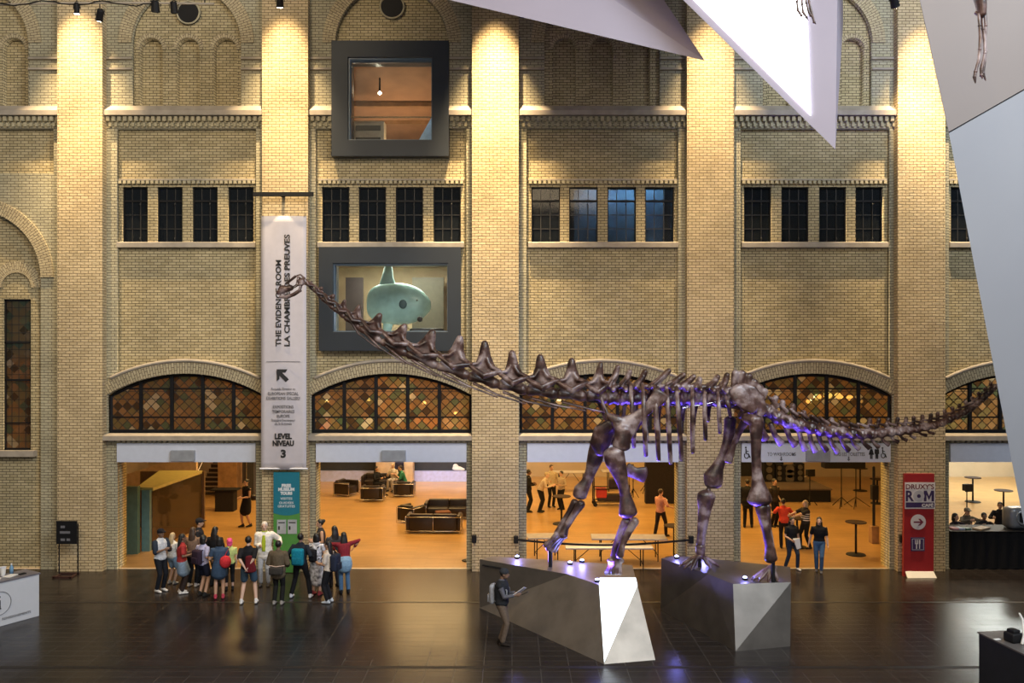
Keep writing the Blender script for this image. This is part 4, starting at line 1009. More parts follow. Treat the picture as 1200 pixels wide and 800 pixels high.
# ------------------------------------------------------------------ ceiling track and spotlights
t = empty('lighting_track', P(140, 6, 23.6), 0, 'long pipe track carrying spotlights along the top of the wall', 'lighting track')
m_ = MB(); m_.tube([P(-30, 6, 23.6), P(80, 3.5, 23.6), P(175, 3.5, 23.6), P(250, 4.5, 23.6)], .03, 8); m_.build('pipe', M['stone'], t, smooth=True)
m_ = MB(); pts = [P(x, 4+2.5*math.sin(x*.09)+random.uniform(-1, 1), 23.55) for x in range(0, 190, 8)]; m_.tube(pts, .016, 6); m_.build('cable', M['black'], t, smooth=True)
m_ = MB(); m_.tube([P(-30, 6, 23.6), P(-30, -120, 23.6)], .02, 6); m_.tube([P(240, 4.5, 23.6), P(240, -120, 23.6)], .02, 6); m_.build('hanger_rod', M['black'], t)
def fixture(px, py, tgt, lb, lit=True, Y=23.6, r=.11, energy=0, size=.6, blend=1.0, col=(1, .72, .36), from_=None):
    c = P(px, py, Y); t = empty('track_spotlight', c, 0, lb, 'spotlight', 'spotlights along the top of the wall')
    d = (V(tgt)-c).normalized()
    m_ = MB(); m_.tube([c-d*.16, c-d*.13, c+d*.10, c+d*.14], [r*.55, r*.8, r*.9, r], 14, round_=False); m_.build('housing', M['black'], t, smooth=False)
    m_ = MB(); m_.tube([c+d*.13, c+d*.155], [r*.82, r*.7], 16, round_=False); m_.build('lens', M['lamp'] if lit else M['glass_dark'], t)
    m_ = MB(); m_.tube([c+V((-r*1.1, 0, 0)), c+V((-r*1.1, 0, .15)), c+V((0, 0, .2)), c+V((r*1.1, 0, .15)), c+V((r*1.1, 0, 0))], .012, 6); m_.tube([c+V((0, 0, .2)), c+V((0, 0, .4))], .015, 6); m_.build('yoke', M['black'], t)
    if energy:
        l = bpy.data.lights.new('spot_beam', 'SPOT'); l.energy = energy*.9; l.color = col; l.spot_size = size; l.spot_blend = blend; l.shadow_soft_size = .08
        lo = bpy.data.objects.new('spot_beam', l); COL.objects.link(lo); lo.location = c+d*.2; lo.rotation_euler = d.to_track_quat('-Z', 'Y').to_euler()
WARM = (1, .73, .41); PILW = 10500
fixture(117, 18, (-12.97, 25.6, 12.6), 'glowing spotlight aimed down the brick pillar nearest the end arch', energy=1400, size=.62, Y=23.6)
fixture(90, 10, (-12.97, 25.6, 5.0), 'smaller glowing spotlight beside the brightest one on the pipe track', r=.08, energy=500, size=.55)
fixture(182, 8, (-10.5, 26, 9), 'unlit black spotlight hanging before the big brick arch', lit=False, r=.13)
fixture(204, 9, (-9.5, 26, 9), 'unlit black spotlight beside the round black vent', lit=False, r=.11)
fixture(328, 2, (-6.83, 25.6, 12.4), 'glowing spotlight above the pillar with the white banner', energy=1500, size=.62)
fixture(580, -40, (-.5, 25.6, 12.2), 'spotlight above the middle brick pillar', energy=2600, size=.66)
fixture(833, -40, (5.96, 25.6, 12.4), 'spotlight above the pillar behind the hips of the skeleton', energy=1200, size=.66)
fixture(1048, 2, (12.3, 25.6, 13.4), 'black spotlight above the pillar with the red sign', lit=True, energy=2200, size=.62, r=.13)
for (x, e, zz, cn) in ((-12.97, 1.0, 10.5, .78), (-6.83, 1.0, 10.0, .74), (-.5, 2.1, 8.6, .70), (5.96, .95, 10.0, .70), (12.3, 1.4, 9.8, .64)):
    l = bpy.data.lights.new('pillar_wash', 'SPOT'); l.energy = e*PILW; l.color = WARM; l.spot_size = cn; l.spot_blend = 1; l.shadow_soft_size = .10
    lo = bpy.data.objects.new('pillar_wash', l); COL.objects.link(lo); lo.location = (x, 24.3, 19.0); lo.rotation_euler = (V((x, 25.6, zz))-lo.location).to_track_quat('-Z', 'Y').to_euler()

# ------------------------------------------------------------------ daylight and gallery lamps
def area(loc, tgt, sx_, sy_, e, col, nm='area_light'):
    l = bpy.data.lights.new(nm, 'AREA'); l.shape = 'RECTANGLE'; l.size = sx_; l.size_y = sy_; l.energy = e; l.color = col
    lo = bpy.data.objects.new(nm, l); COL.objects.link(lo); lo.location = loc; lo.rotation_euler = (V(tgt)-V(loc)).to_track_quat('-Z', 'Y').to_euler(); return lo
area((13, 4, 21), (1.5, 26, 6), 12, 10, 5600, (.80, .90, 1.0), 'skylight')
area((-10, 7, 20), (-9, 26, 8), 8, 4, 1500, (1, .78, .50), 'hall_lamps'); area((0, -2, 9), (0, 26, 10), 14, 6, 1000, (1, .92, .82), 'hall_fill'); area((3, 2, 17), (10, 26, 7), 6, 4, 1000, (1, .75, .46), 'hall_lamps')
for (x, y, e, c_) in ((-9.5, 33, 620, (1, .58, .22)), (-3.6, 31, 620, (1, .60, .25)), (-3.6, 39, 620, (1, .62, .30)), (2.7, 31, 640, (1, .56, .18)), (3.0, 38, 560, (1, .58, .22)), (9.3, 31, 680, (1, .56, .18)), (9.5, 39, 420, (1, .58, .22)), (-9.5, 40, 260, (1, .6, .3)), (17.3, 31, 620, (1, .78, .66)), (22.5, 39, 1100, (.93, .93, 1.0))):
    area((x, y, 6.2), (x, y, 0), 3.5, 3.0, e*.64, (c_[0], c_[1]*1.08, c_[2]*.95), 'hall_ceiling_light')
area((-3.7, 28.6, 9.5), (-3.7, 28.8, 7), 2.5, 1.2, 190, (1, .93, .75), 'gallery_light'); area((-4.2, 29.5, 12.9), (-4.2, 29.3, 16), 2.5, 1.5, 120, (1, .66, .36), 'gallery_light')  # second, upward one is an added fill to brighten the upper ceiling
area((3.6, 27.0, 11.9), (3.6, 27.6, 10.5), 2.5, .3, 70, (.6, .8, 1.0), 'reflection_panel_light')  # added lamp that only lights the blue panel behind the panes
B_ = [(P(722,645,19.7),1300,.42),(P(733,590,19.7),600,.7),(P(742,520,19.7),900,.7),(P(724,640,19.7),600,1.0),(P(800,470,20.4),1300,.9),(P(862,520,20.6),900,.7),(P(897,615,19.75),420,.9),(P(948,502,20.4),1500,.75)]
for (px, py, lb), (tg, pw, sz) in zip(UPL, B_): uplight(px, py, lb, power=pw*2.0, tgt=tg, size=sz)
# ------------------------------------------------------------------ people
def ik(a, b, l1, l2, hint):
    d = b-a; L = min(d.length, (l1+l2)*.999); dn = d.normalized(); b = a+dn*L
    x = (l1*l1-l2*l2+L*L)/(2*L); h = math.sqrt(max(l1*l1-x*x, 0)); hn = V(hint)-dn*V(hint).dot(dn)
    hn = hn.normalized() if hn.length > 1e-4 else V((0, 1, 0))
    return a+dn*x+hn*h, b
def person(loc, rz, h, label, skin='skin', top=None, sleeve=.4, toplen=.90, bottom=None, legs=1.0, skirt=None, hem=.6, shoes=(.02,.02,.02), hair='short', hairc='hair_black',
           hands=None, feet=None, lean=0.0, bend=0.0, pelvis=.92, group=None, cat='person', headyaw=0.0, headpitch=0.0, jacket=None, hat=None, shoulder=1.0, elbow=(0, -1, -.3), pony=False, dress=None, wrap=None):
    """rz: 0 faces the camera, 90 faces the picture's right. hands/feet in a 1.7 m body, x to the person's left (+), y forward, z up"""
    t = empty('person', loc, math.radians(rz), label, cat, group)
    s = h/1.7; flip = lambda p: V((-p[0], -p[1], p[2]))*s      # forward +y becomes -y: turned to the camera
    sc_ = lambda r: tuple(x*s for x in r) if isinstance(r, (tuple, list)) else r*s
    class B_(MB):
        def t(b, pts, rad, seg=10, up=(0, 0, 1)):
            return b.tube([flip(p) for p in pts], [sc_(r) for r in rad], seg, up=flip(up) if True else up)
        def e(b, c, r, seg=14): return b.ell(flip(c), sc_(r), seg)
    pv = V((0, 0, pelvis))
    fwd = V((0, math.sin(lean), math.cos(lean)))
    def tor(z, off=0.0):  # point on the torso axis, z height in standing body
        k = max(0, z-.92); kk = k/.5; return pv+V((0, 0, min(0, z-.92)))+fwd*k+V((0, bend*kk*kk, 0))+V((0, off, 0))
    neck_ = tor(1.43); sh = [tor(1.37)+V((sx_*.175*shoulder, 0, 0)) for sx_ in (-1, 1)]
    hd = tor(1.50)+V((0, .015+math.sin(lean)*.05, 0)); hd = neck_+V((0, .02+math.sin(headpitch)*.12, .15*math.cos(headpitch)))
    hands = hands or [(-.24, .04, .80), (.24, .04, .80)]
    feet = feet or [(-.10, 0), (.10, 0)]
    hips = [pv+V((sx_*.09, 0, 0)) for sx_ in (-1, 1)]
    ank = [V((f[0], f[1]-.02, (f[2] if len(f) > 2 else 0)+.085)) for f in feet]
    kn = []
    for i in (0, 1): k, a = ik(hips[i], ank[i], .44, .43, (0, 1, 0)); kn.append(k); ank[i] = a
    el = []; wr = []
    for i in (0, 1):
        e_, w_ = ik(sh[i], V(hands[i]), .28, .25, (elbow[0]+(-.5 if i == 0 else .5), elbow[1], elbow[2])); el.append(e_); wr.append(w_)
    # body: one continuous surface
    b = B_()
    ry = math.radians(headyaw); hx = V((math.sin(ry), math.cos(ry), 0)); hr = V((math.cos(ry), -math.sin(ry), 0))
    def torso(b, infl, z0=.86, z1=1.44, w=1.0):
        zs = [(.84, .145, .105), (.93, .168, .122), (1.07, .135, .105), (1.22, .158, .118), (1.34, .168, .105), (1.405, .10, .075), (1.45, .06, .06)]
        P_ = [z for z in zs if z0-.001 <= z[0] <= z1+.001]
        if P_[0][0] > z0: P_ = [(z0, .158, .115)]+P_
        b.t([tor(z[0]) for z in P_], [((z[1]*w)+infl, z[2]+infl) for z in P_], 16, up=(0, 1, 0.001))
    torso(b, 0)
    b.t([neck_-V((0, 0, .03)), neck_+V((0, .01, .08))], [.052, .048])
    b.e(hd+V((0, 0, .03)), (.074, .092, .092)); b.e(hd+hx*.025+V((0, 0, -.035)), (.055, .065, .065))
    b.t([hd+hx*.085+V((0, 0, .02)), hd+hx*.105+V((0, 0, -.015))], [.010, .016], 8)
    for q in (-1, 1): b.e(hd+hr*(.076*q), (.012, .018, .028), 8)
    for i in (0, 1):
        b.t([sh[i], sh[i].lerp(el[i], .4), el[i], el[i].lerp(wr[i], .35), wr[i]], [.052, .048, .037, .038, .026])
        d = (wr[i]-el[i]).normalized(); sg = -1 if i == 0 else 1
        side = d.cross(V((1, 0, 0))*sg); side = side.normalized() if side.length > .1 else V((0, 1, 0)); nrm_ = d.cross(side).normalized()
        if nrm_.x*sg > 0: nrm_ = -nrm_
        pc = wr[i]+d*.05
        b.t([wr[i], pc, wr[i]+d*.085], [(.024, .018), (.038, .016), (.040, .014)], 10, up=nrm_)
        for k in range(4):
            r0 = wr[i]+d*.085+side*(.028-.0187*k); ln = (.062, .072, .067, .052)[k]
            b.t([r0, r0+d*ln*.55+nrm_*.006, r0+d*ln*.8+nrm_*.022], [.0095, .009, .008], 6, up=nrm_)
        th = wr[i]+d*.03+side*.03; b.t([th, th+side*.022+d*.028+nrm_*.008, th+side*.024+d*.055+nrm_*.018], [.012, .010, .009], 6, up=nrm_)
        b.t([hips[i], hips[i].lerp(kn[i], .5), kn[i], kn[i].lerp(ank[i], .3), ank[i]], [.084, .070, .052, .053, .036], 12)
        b.t([ank[i]+V((0, -.03, -.055)), ank[i]+V((0, .12, -.062))], [(.032, .025), (.038, .020)], 8)
    body = b.build('body', M[skin], t, local=True, remesh=.0105*s, sm=1)
    # face
    for q in (-1, 1):
        b = B_(); b.e(hd+hx*.094+hr*(.030*q)+V((0, 0, .028)), (.011, .008, .007), 8); b.build('eye', M['ink'], t, local=True, smooth=True)
    b = B_(); b.e(hd+hx*.091+V((0, 0, -.045)), (.020, .007, .006), 8); b.build('mouth', mat_lip, t, local=True, smooth=True)
    # lower clothes
    if bottom:
        b = B_(); b.t([tor(.86), tor(.93), tor(1.02)], [(.160, .122), (.184, .138), (.155, .122)], 16, up=(0, 1, 0.001))
        for i in (0, 1):
            L_ = [hips[i], hips[i].lerp(kn[i], .5), kn[i], kn[i].lerp(ank[i], .35), kn[i].lerp(ank[i], .95)]; R_ = [.100, .084, .066, .065, .058]
            if legs >= .99: b.t(L_, R_, 12)
            elif legs > .5: q = kn[i].lerp(ank[i], (legs-.5)*2); b.t([L_[0], L_[1], L_[2], q], [.100, .084, .066, .062], 12)
            else: q = hips[i].lerp(kn[i], legs*2); b.t([hips[i], q], [.104, .094], 12)
        b.build('trousers' if legs >= .99 else 'leggings' if legs > .5 else 'shorts', cloth(bottom), t, local=True, remesh=.013*s, sm=2)
    if skirt:
        b = B_(); zc = hem; ctr = (kn[0]+kn[1])/2; m0 = tor(1.04)
        bt = V((ctr.x*.6, ctr.y*.5, zc))
        b.t([m0, tor(.92), V((0, 0, .92)).lerp(bt, .5), bt], [(.150, .118), (.190, .145), (.20+.02, .165), (.225 if hem > .5 else .25, .185)], 18, up=(0, 1, 0.001))
        b.build('skirt', cloth(skirt) if not isinstance(skirt, str) else M[skirt], t, local=True, remesh=.016*s, sm=3)
    # upper clothes
    if top:
        b = B_(); torso(b, .020, toplen, 1.41)
        for i in (0, 1):
            if sleeve <= .5: q = sh[i].lerp(el[i], min(1, sleeve*2)); b.t([tor(1.36)+V(((-.10 if i == 0 else .10), 0, 0)), sh[i], q], [.058, .070, .062], 12)
            else: q = el[i].lerp(wr[i], (sleeve-.5)*2*.95); b.t([tor(1.36)+V(((-.10 if i == 0 else .10), 0, 0)), sh[i], el[i], q], [.058, .070, .056, .045], 12)
        b.build('shirt', cloth(top) if not isinstance(top, str) else M[top], t, local=True, remesh=.013*s, sm=3)
    if jacket:
        b = B_(); torso(b, .046, .80 if jacket[1] > .5 else .95, 1.40)
        for i in (0, 1): q = el[i].lerp(wr[i], .85) if jacket[1] > .5 else sh[i].lerp(el[i], .15); b.t([sh[i], el[i], q] if jacket[1] > .5 else [sh[i], q], [.090, .074, .064] if jacket[1] > .5 else [.08, .075], 12)
        o = b.build('jacket', cloth(jacket[0]), t, local=True, remesh=.014*s, sm=3)
        if len(jacket) > 2:
            # open front showing the shirt
            b = B_(); b.t([tor(.96)+V((0, .165, 0)), tor(1.2)+V((0, .160, 0)), tor(1.36)+V((0, .14, 0))], [(.05, .02), (.06, .02), (.04, .02)], 8, up=(0, 1, 0)); b.build('shirt_front', cloth(jacket[2]), t, local=True, remesh=.012*s)
    if wrap:
        b = B_(); b.t([tor(1.0), tor(.93), tor(.80)-V((0, 0, 0)), tor(.70)], [(.175, .14), (.20, .155), (.215, .17), (.20, .15)], 16, up=(0, 1, 0.001)); b.build('waist_wrap', cloth(wrap), t, local=True, remesh=.016*s, sm=2)
    # shoes
    for i in (0, 1):
        b = B_(); a = ank[i]; b.t([a+V((0, -.055, -.045)), a+V((0, .03, -.040)), a+V((0, .12, -.052)), a+V((0, .165, -.058))], [(.038, .036), (.042, .042), (.044, .030), (.036, .024)], 12); b.t([a+V((0, -.01, .02)), a+V((0, -.005, -.03))], [.047, .05])
        b.build('shoe', cloth(shoes), t, local=True, remesh=.010*s, sm=1)
    # hair
    if hair != 'bald':
        b = B_(); b.e(hd+V((0, 0, .045))-hx*.016, (.084, .098, .096))
        if hair == 'long': b.t([hd-hx*.05+V((0, 0, .03)), hd-hx*.085+V((0, 0, -.10)), hd-hx*.10+V((0, 0, -.24)), hd-hx*.11+V((0, 0, -.36))], [(.085, .06), (.10, .05), (.10, .045), (.06, .03)], 14, up=hx)
        if hair == 'bob': b.t([hd-hx*.03+V((0, 0, .03)), hd-hx*.045+V((0, 0, -.09))], [(.10, .08), (.10, .07)], 14, up=hx)
        if hair == 'afro': b.e(hd+V((0, 0, .05))-hx*.02, (.125, .125, .125))
        if hair == 'bun': b.e(hd-hx*.10+V((0, 0, .08)), (.05, .05, .05))
        o = b.build('hair', M[hairc], t, local=True, remesh=.012*s, sm=1)
        # keep the face free of hair
    if hat:
        kind, c = hat; b = B_()
        b.e(hd+V((0, 0, .065))-hx*.008, (.093, .108, .085))
        if kind == 'cap': b.t([hd+hx*.08+V((0, 0, .075)), hd+hx*.17+V((0, 0, .06))], [(.07, .014), (.055, .010)], 10)
        if kind == 'scarf': b.t([hd+V((0, 0, .02))-hx*.03, hd-hx*.04+V((0, 0, -.09))], [(.10, .09), (.08, .06)], 12, up=hx); b.e(hd-hx*.10+V((0, 0, .05)), (.06, .06, .06))
        b.build('cap' if kind != 'scarf' else 'headscarf', cloth(c), t, local=True, remesh=.012*s, sm=1)
    t2 = dict(root=t, s=s, rz=rz, loc=V(loc), tor=tor, wr=wr, hd=hd, flip=flip, el=el, sh=sh)
    return t2
mat_lip = mat('lip', (.30, .10, .09), .5)
def on_person(p, pt):
    """world point of a point in the body's own frame"""
    return p['loc'] + Matrix.Rotation(math.radians(p['rz']), 3, 'Z') @ p['flip'](pt)
def backpack(p, col, label, size=(.30, .16, .42), drop=0.0, col2=None):
    c = on_person(p, p['tor'](1.13)+V((0, -.21, -drop)))
    rz = math.radians(p['rz']); s = p['s']; base = c-V((0, 0, size[2]/2*s))
    t = empty('backpack', base, rz, label, 'backpack')
    b = MB(); b.cbox(V((0, 0, size[2]/2*s)), V(size)*s, 0, .06*s); b.build('bag', cloth(col), t, local=True, smooth=True)
    b = MB(); b.cbox(V((0, size[1]/2*s+.015, .13*s)), V((size[0]*.75, .05, size[2]*.4))*s, 0, .015*s); b.build('pocket', cloth(col2 or tuple(x*.8 for x in col)), t, local=True, smooth=True)
    b = MB()
    for q in (-1, 1):
        b.tube([V((q*.10, -.07, .38))*s, V((q*.115, -.22, .44))*s, V((q*.12, -.36, .34))*s, V((q*.13, -.36, .18))*s, V((q*.13, -.20, .06))*s, V((q*.12, -.07, .08))*s], [(.022*s, .008*s)]*6, seg=8, up=(0, -1, 0))
    b.build('strap', cloth(tuple(x*.6 for x in col)), t, local=True, smooth=True)
    return t

# the school group by the banner pillar
grp = None
GF = lambda px, py: G(px, py)
hd_ = [(-.16, .22, 1.12), (.16, .22, 1.12)]        # hands held in front
p = person(GF(188, 693), 60, 1.72, 'person in a white raglan shirt with dark sleeves, black trousers and cap, hands raised', 'skin_dark', top=(.60,.62,.66), sleeve=.3, bottom=(.012,.014,.02), shoes=(.7,.68,.66), hat=('cap', (.01,.01,.015)), hands=[(-.10,.30,1.22),(.12,.30,1.20)])
b = MB()
for i in (0, 1): b.tube([p['flip'](p['sh'][i]), p['flip'](p['el'][i])], [.078*p['s'], .066*p['s']], 12)
b.build('sleeve', cloth((.02,.03,.05)), p['root'], local=True, smooth=True)
person(GF(202, 684), 160, 1.45, 'small person in a white top and pale denim shorts half hidden behind the red shirt', 'skin', top=(.62,.60,.56), sleeve=.3, bottom=(.22,.32,.42), legs=.4, hair='long', hairc='hair_blond', shoes=(.3,.3,.3))
person(GF(213, 695), 120, 1.62, 'person in a red top and blue denim skirt with long black hair', 'skin_dark', top=(.34,.035,.035), sleeve=.35, skirt=(.23,.32,.44), hem=.62, bottom=(.03,.02,.018), shoes=(.7,.68,.66), hair='long', hands=hd_)
person(GF(226, 687), 175, 1.66, 'person in a brown vest and black trousers with long dark hair behind the lavender shirt', 'skin', top=(.20,.13,.09), sleeve=.2, bottom=(.012,.012,.014), shoes=(.66,.62,.6), hair='long', hairc='hair_brown', hands=hd_)
person(GF(233, 681), 100, 1.80, 'tall person in a dark cap and dark clothes at the back of the group', 'skin', top=(.02,.02,.025), sleeve=1, bottom=(.015,.015,.018), hat=('cap', (.015,.015,.02)), hands=hd_)
p = person(GF(238, 698), 150, 1.64, 'person in a lavender shirt and black shorts with black hair and a dark backpack', 'skin', top=(.40,.40,.60), sleeve=.4, bottom=(.012,.014,.03), legs=.36, hair='bob', hands=[(-.2,.2,1.1),(.22,.1,1.0)])
backpack(p, (.035,.02,.035), 'dark maroon backpack worn over a lavender shirt')
person(GF(252, 686), 170, 1.66, 'person in black with long dark hair standing behind the denim dress', 'skin', top=(.012,.012,.014), sleeve=.5, bottom=(.02,.02,.02), hair='long', hands=hd_)
p = person(GF(257, 701), 195, 1.64, 'person in a short navy denim dress with bare legs and pink shoes', 'skin', top=(.045,.075,.13), sleeve=.3, skirt=(.045,.08,.14), hem=.66, shoes=(.50,.06,.10), hair='bob', hands=hd_)
c = on_person(p, p['tor'](1.05)+V((.17, -.14, 0))); t = empty('shoulder_bag', c-V((0,0,.16)), math.radians(195), 'bright coral red shoulder bag hanging on the navy denim dress', 'bag')
b = MB(); b.ell(V((0, 0, .15)), (.15, .085, .17), 16); b.build('bag', cloth((.60,.035,.045)), t, local=True, smooth=True)
b = MB(); b.tube([V((.02, 0, .30)), V((-.05, -.09, .44)), V((-.13, -.12, .54))], [(.015,.006)]*3, 8); b.build('strap', cloth((.30,.02,.03)), t, local=True)
person(GF(269, 691), 200, 1.42, 'child in a bright pink headscarf, lime top and black cropped leggings', 'skin_light', top=(.52,.60,.22), sleeve=.3, bottom=(.012,.012,.014), legs=.78, shoes=(.03,.03,.03), hat=('scarf', (.85,.10,.28)), hands=[(-.18,.15,.95),(.22,.05,.85)])
p = person(GF(291, 707), 185, 1.76, 'person in a black shirt and denim shorts with hands clasped behind the back', 'skin_light', top=(.012,.012,.015), sleeve=.45, bottom=(.05,.09,.14), legs=.38, shoes=(.72,.70,.68), feet=[(-.17,0),(.19,.03)], hands=[(-.05,-.22,.98),(.05,-.22,.98)], elbow=(0,-1,0), wrap=None)
c = on_person(p, p['tor'](1.10)+V((.04, -.20, 0))); b = MB()
person_red = p
b.tube([c+V((.02,0,.14)), c+V((.05,.0,-.06)), c+V((.07,0,-.24))], [(.10,.04),(.13,.05),(.15,.05)], 12, up=(0,1,0)); tag(b.build('flannel_shirt', cloth((.13,.012,.018)), remesh=.015), 'dark red flannel shirt hanging down the back of the black shirt', 'shirt')
person(GF(310, 686), 8, 1.80, 'elderly white haired guide in an open white jacket over a lime shirt facing the group', 'skin_light', top=(.40,.48,.03), sleeve=.04, bottom=(.46,.47,.50), shoes=(.10,.09,.08), hair='short', hairc='hair_white', jacket=((.80,.76,.70), 1, (.40,.48,.03)), hands=[(-.42,.10,1.12),(.10,.22,1.12)])
p = person(GF(326, 708), 178, 1.66, 'person in an olive brown jacket and black trousers with a waist bag', 'skin_dark', top=(.11,.085,.055), sleeve=.95, bottom=(.012,.012,.012), shoes=(.30,.28,.26), jacket=((.11,.085,.055), 1), hands=[(-.20,.20,1.0),(.20,.20,1.0)])
c = on_person(p, p['tor'](.98)+V((.0, -.19, 0))); t = empty('waist_bag', c-V((0,0,.12)), math.radians(178), 'dark waist bag with a pale strap on the olive brown jacket', 'bag')
b = MB(); b.cbox(V((0, 0, .09)), (.36, .12, .20), 0, .04); b.build('bag', cloth((.045,.04,.035)), t, local=True, smooth=True)
b = MB(); b.tube([V((-.2, -.06, .21)), V((0, .02, .20)), V((.2, -.06, .21))], [(.02,.01)]*3, 8); b.build('strap', cloth((.55,.42,.36)), t, local=True)
p = person(GF(352, 700), 175, 1.72, 'person in black with legs apart and a teal backpack', 'skin_dark', top=(.015,.02,.03), sleeve=.9, bottom=(.010,.010,.012), shoes=(.62,.62,.66), feet=[(-.24,0),(.27,.02)], hands=[(-.30,.1,1.0),(.26,.14,1.05)])
backpack(p, (.008,.20,.30), 'bright teal blue backpack on a person in black', (.32,.18,.44))
dressm = mat('patterned_cotton', (.50,.50,.54), .85, var=.75, nscale=14, spec=.2); M['dressm'] = dressm
p = person(GF(371, 697), 165, 1.68, 'person in a long black and white patterned dress', 'skin', top='dressm', sleeve=.2, skirt='dressm', hem=.38, shoes=(.25,.04,.05), hair='bob', hands=hd_)
backpack(p, (.014,.014,.018), 'black bag slung over the patterned dress', (.22,.12,.36))
person(GF(376, 679), -70, 1.74, 'person with bare shoulders and dark hair seen in profile beside the pillar', 'skin', top=(.03,.03,.035), sleeve=0, bottom=(.03,.03,.04), hair='bun', hands=hd_)
person(GF(392, 687), -150, 1.70, 'person in a dark grey top with long black hair behind the cream shirt', 'skin', top=(.05,.05,.055), sleeve=.9, bottom=(.02,.02,.03), hair='long', hands=hd_)
p = person(GF(385, 706), -105, 1.62, 'person in a cream shirt and black trousers facing the patterned dress', 'skin', top=(.60,.52,.44), sleeve=.4, bottom=(.012,.012,.016), shoes=(.50,.55,.62), hair='long', hands=[(-.12,.25,1.1),(.10,.25,1.05)])
backpack(p, (.02,.026,.05), 'navy backpack worn with the cream shirt', (.32,.2,.46))
p = person(GF(404, 695), -160, 1.66, 'person in a red plaid shirt bending forward with denim tied round the waist', 'skin', top=(.16,.015,.025), sleeve=.95, bottom=(.06,.13,.24), shoes=(.012,.012,.015), hair='long', lean=.35, hands=[(-.22,.35,1.15),(.30,.22,1.22)], wrap=(.20,.34,.50), elbow=(0,-.2,.8))
# visitor reading by the plinth
p = person(GF(588, 755), 75, 1.72, 'person in a dark beanie and khaki trousers reading a sheet beside the plinth', 'skin_dark', top=(.10,.10,.12), sleeve=.9, bottom=(.13,.095,.07), shoes=(.02,.015,.012), hat=('beanie', (.035,.038,.045)), jacket=((.02,.022,.026), .2), hands=[(-.12,.30,1.14),(.10,.34,1.16)], feet=[(-.09,-.04),(.09,.06)], headpitch=.35)
backpack(p, (.30,.31,.34), 'pale grey backpack on the visitor in the dark beanie', (.26,.12,.44))
c = on_person(p, (.0, .42, 1.22)); b = MB(); b.cbox(c, (.25, .008, .30), 0, 0, Matrix.Translation(c) @ Euler((.9, .35, math.radians(75))).to_matrix().to_4x4()); tag(b.build('paper_sheet', M['paper']), 'white paper sheet in the hands of the visitor in the dark beanie', 'paper')
c = on_person(p, (-.05, .52, 1.17)); b = MB(); b.cbox(c, (.08, .012, .16), 0, 0, Matrix.Translation(c) @ Euler((1.1, .2, math.radians(75))).to_matrix().to_4x4()); tag(b.build('phone', M['black']), 'black phone held out over the white sheet', 'phone')
# two women walking out of the stage hall
person(GF(928, 667), 15, 1.58, 'person in a black crop top and dark jeans walking with a paper bag', 'skin', top=(.012,.012,.014), sleeve=.3, toplen=1.05, bottom=(.025,.035,.06), shoes=(.6,.58,.56), hair='long', feet=[(-.14,.12),(.15,-.12)], hands=[(-.25,.05,.85),(.17,.22,1.02)])
c = G(931, 667)+V((.02,-.25,.86)); b = MB(); b.prism([c+V((-.14,0,.12)), c+V((-.02,0,-.20)), c+V((.10,0,-.16)), c+V((.06,0,.14))], (0, .05, 0)); tag(b.build('paper_bag', M['paper'], bevel=.01), 'crumpled white paper bag held by the crop top walker', 'bag')
person(GF(960, 670), -20, 1.64, 'person in a black shirt and blue skinny jeans walking beside the cocktail table', 'skin_light', top=(.010,.010,.012), sleeve=.35, toplen=.98, bottom=(.055,.12,.24), shoes=(.10,.10,.11), hair='long', feet=[(-.06,.10),(.08,-.10)], hands=[(-.26,.08,.82),(.30,-.06,.86)])
# ------------------------------------------------------------------ people and furniture inside the hall
person(GF(289, 617), -35, 1.78, 'person in a short black dress standing by the dark table', 'skin', top=(.012,.010,.010), sleeve=.05, skirt=(.012,.010,.010), hem=.55, hair='bun', hands=[(-.08,.25,1.08),(.12,.24,1.06)], feet=[(-.10,-.06),(.12,.10)])
def cocktail(px, py, lb, r=.33, h=1.08, m_=None):
    c = G(px, py); t = empty('cocktail_table', c, 0, lb, 'table', 'tall round cocktail tables')
    b = MB(); b.tube([c+V((0,0,h-.03)), c+V((0,0,h))], r, 28, up=(0,1,0), round_=False); b.build('tabletop', m_ or TT, t, bevel=.008)
    b = MB(); b.tube([c+V((0,0,.02)), c+V((0,0,h-.03))], .035, 12, up=(0,1,0), round_=False); b.build('pole', M['black'], t, smooth=True)
    b = MB(); b.tube([c, c+V((0,0,.03)), c+V((0,0,.05))], [r*.95, r*.9, r*.3], 28, up=(0,1,0), round_=False); b.build('base', M['black'], t)
    return t
TT = mat('dark_tabletop', (.04, .022, .014), .7, spec=.2)
cocktail(1003, 650, 'empty dark cocktail table standing alone beside the walking pair')
cocktail(658, 614, 'cocktail table with the cream shirted staff leaning on it', .36)
cocktail(790, 655, 'dark cocktail table at the doorway edge beside the pink shirt')
cocktail(934, 641, 'cocktail table between the red shirt and the striped shirt', .34, 1.0)
cocktail(1140, 588, 'cocktail table on the pale floor behind the black lamp stand', .34); cocktail(1176, 606, 'cocktail table close to the sloping wall behind the draped desk', .34)
cocktail(1008, 575, 'cocktail table far back beside the stage stairs', .34); cocktail(1028, 590, 'cocktail table behind the black light stands', .3)
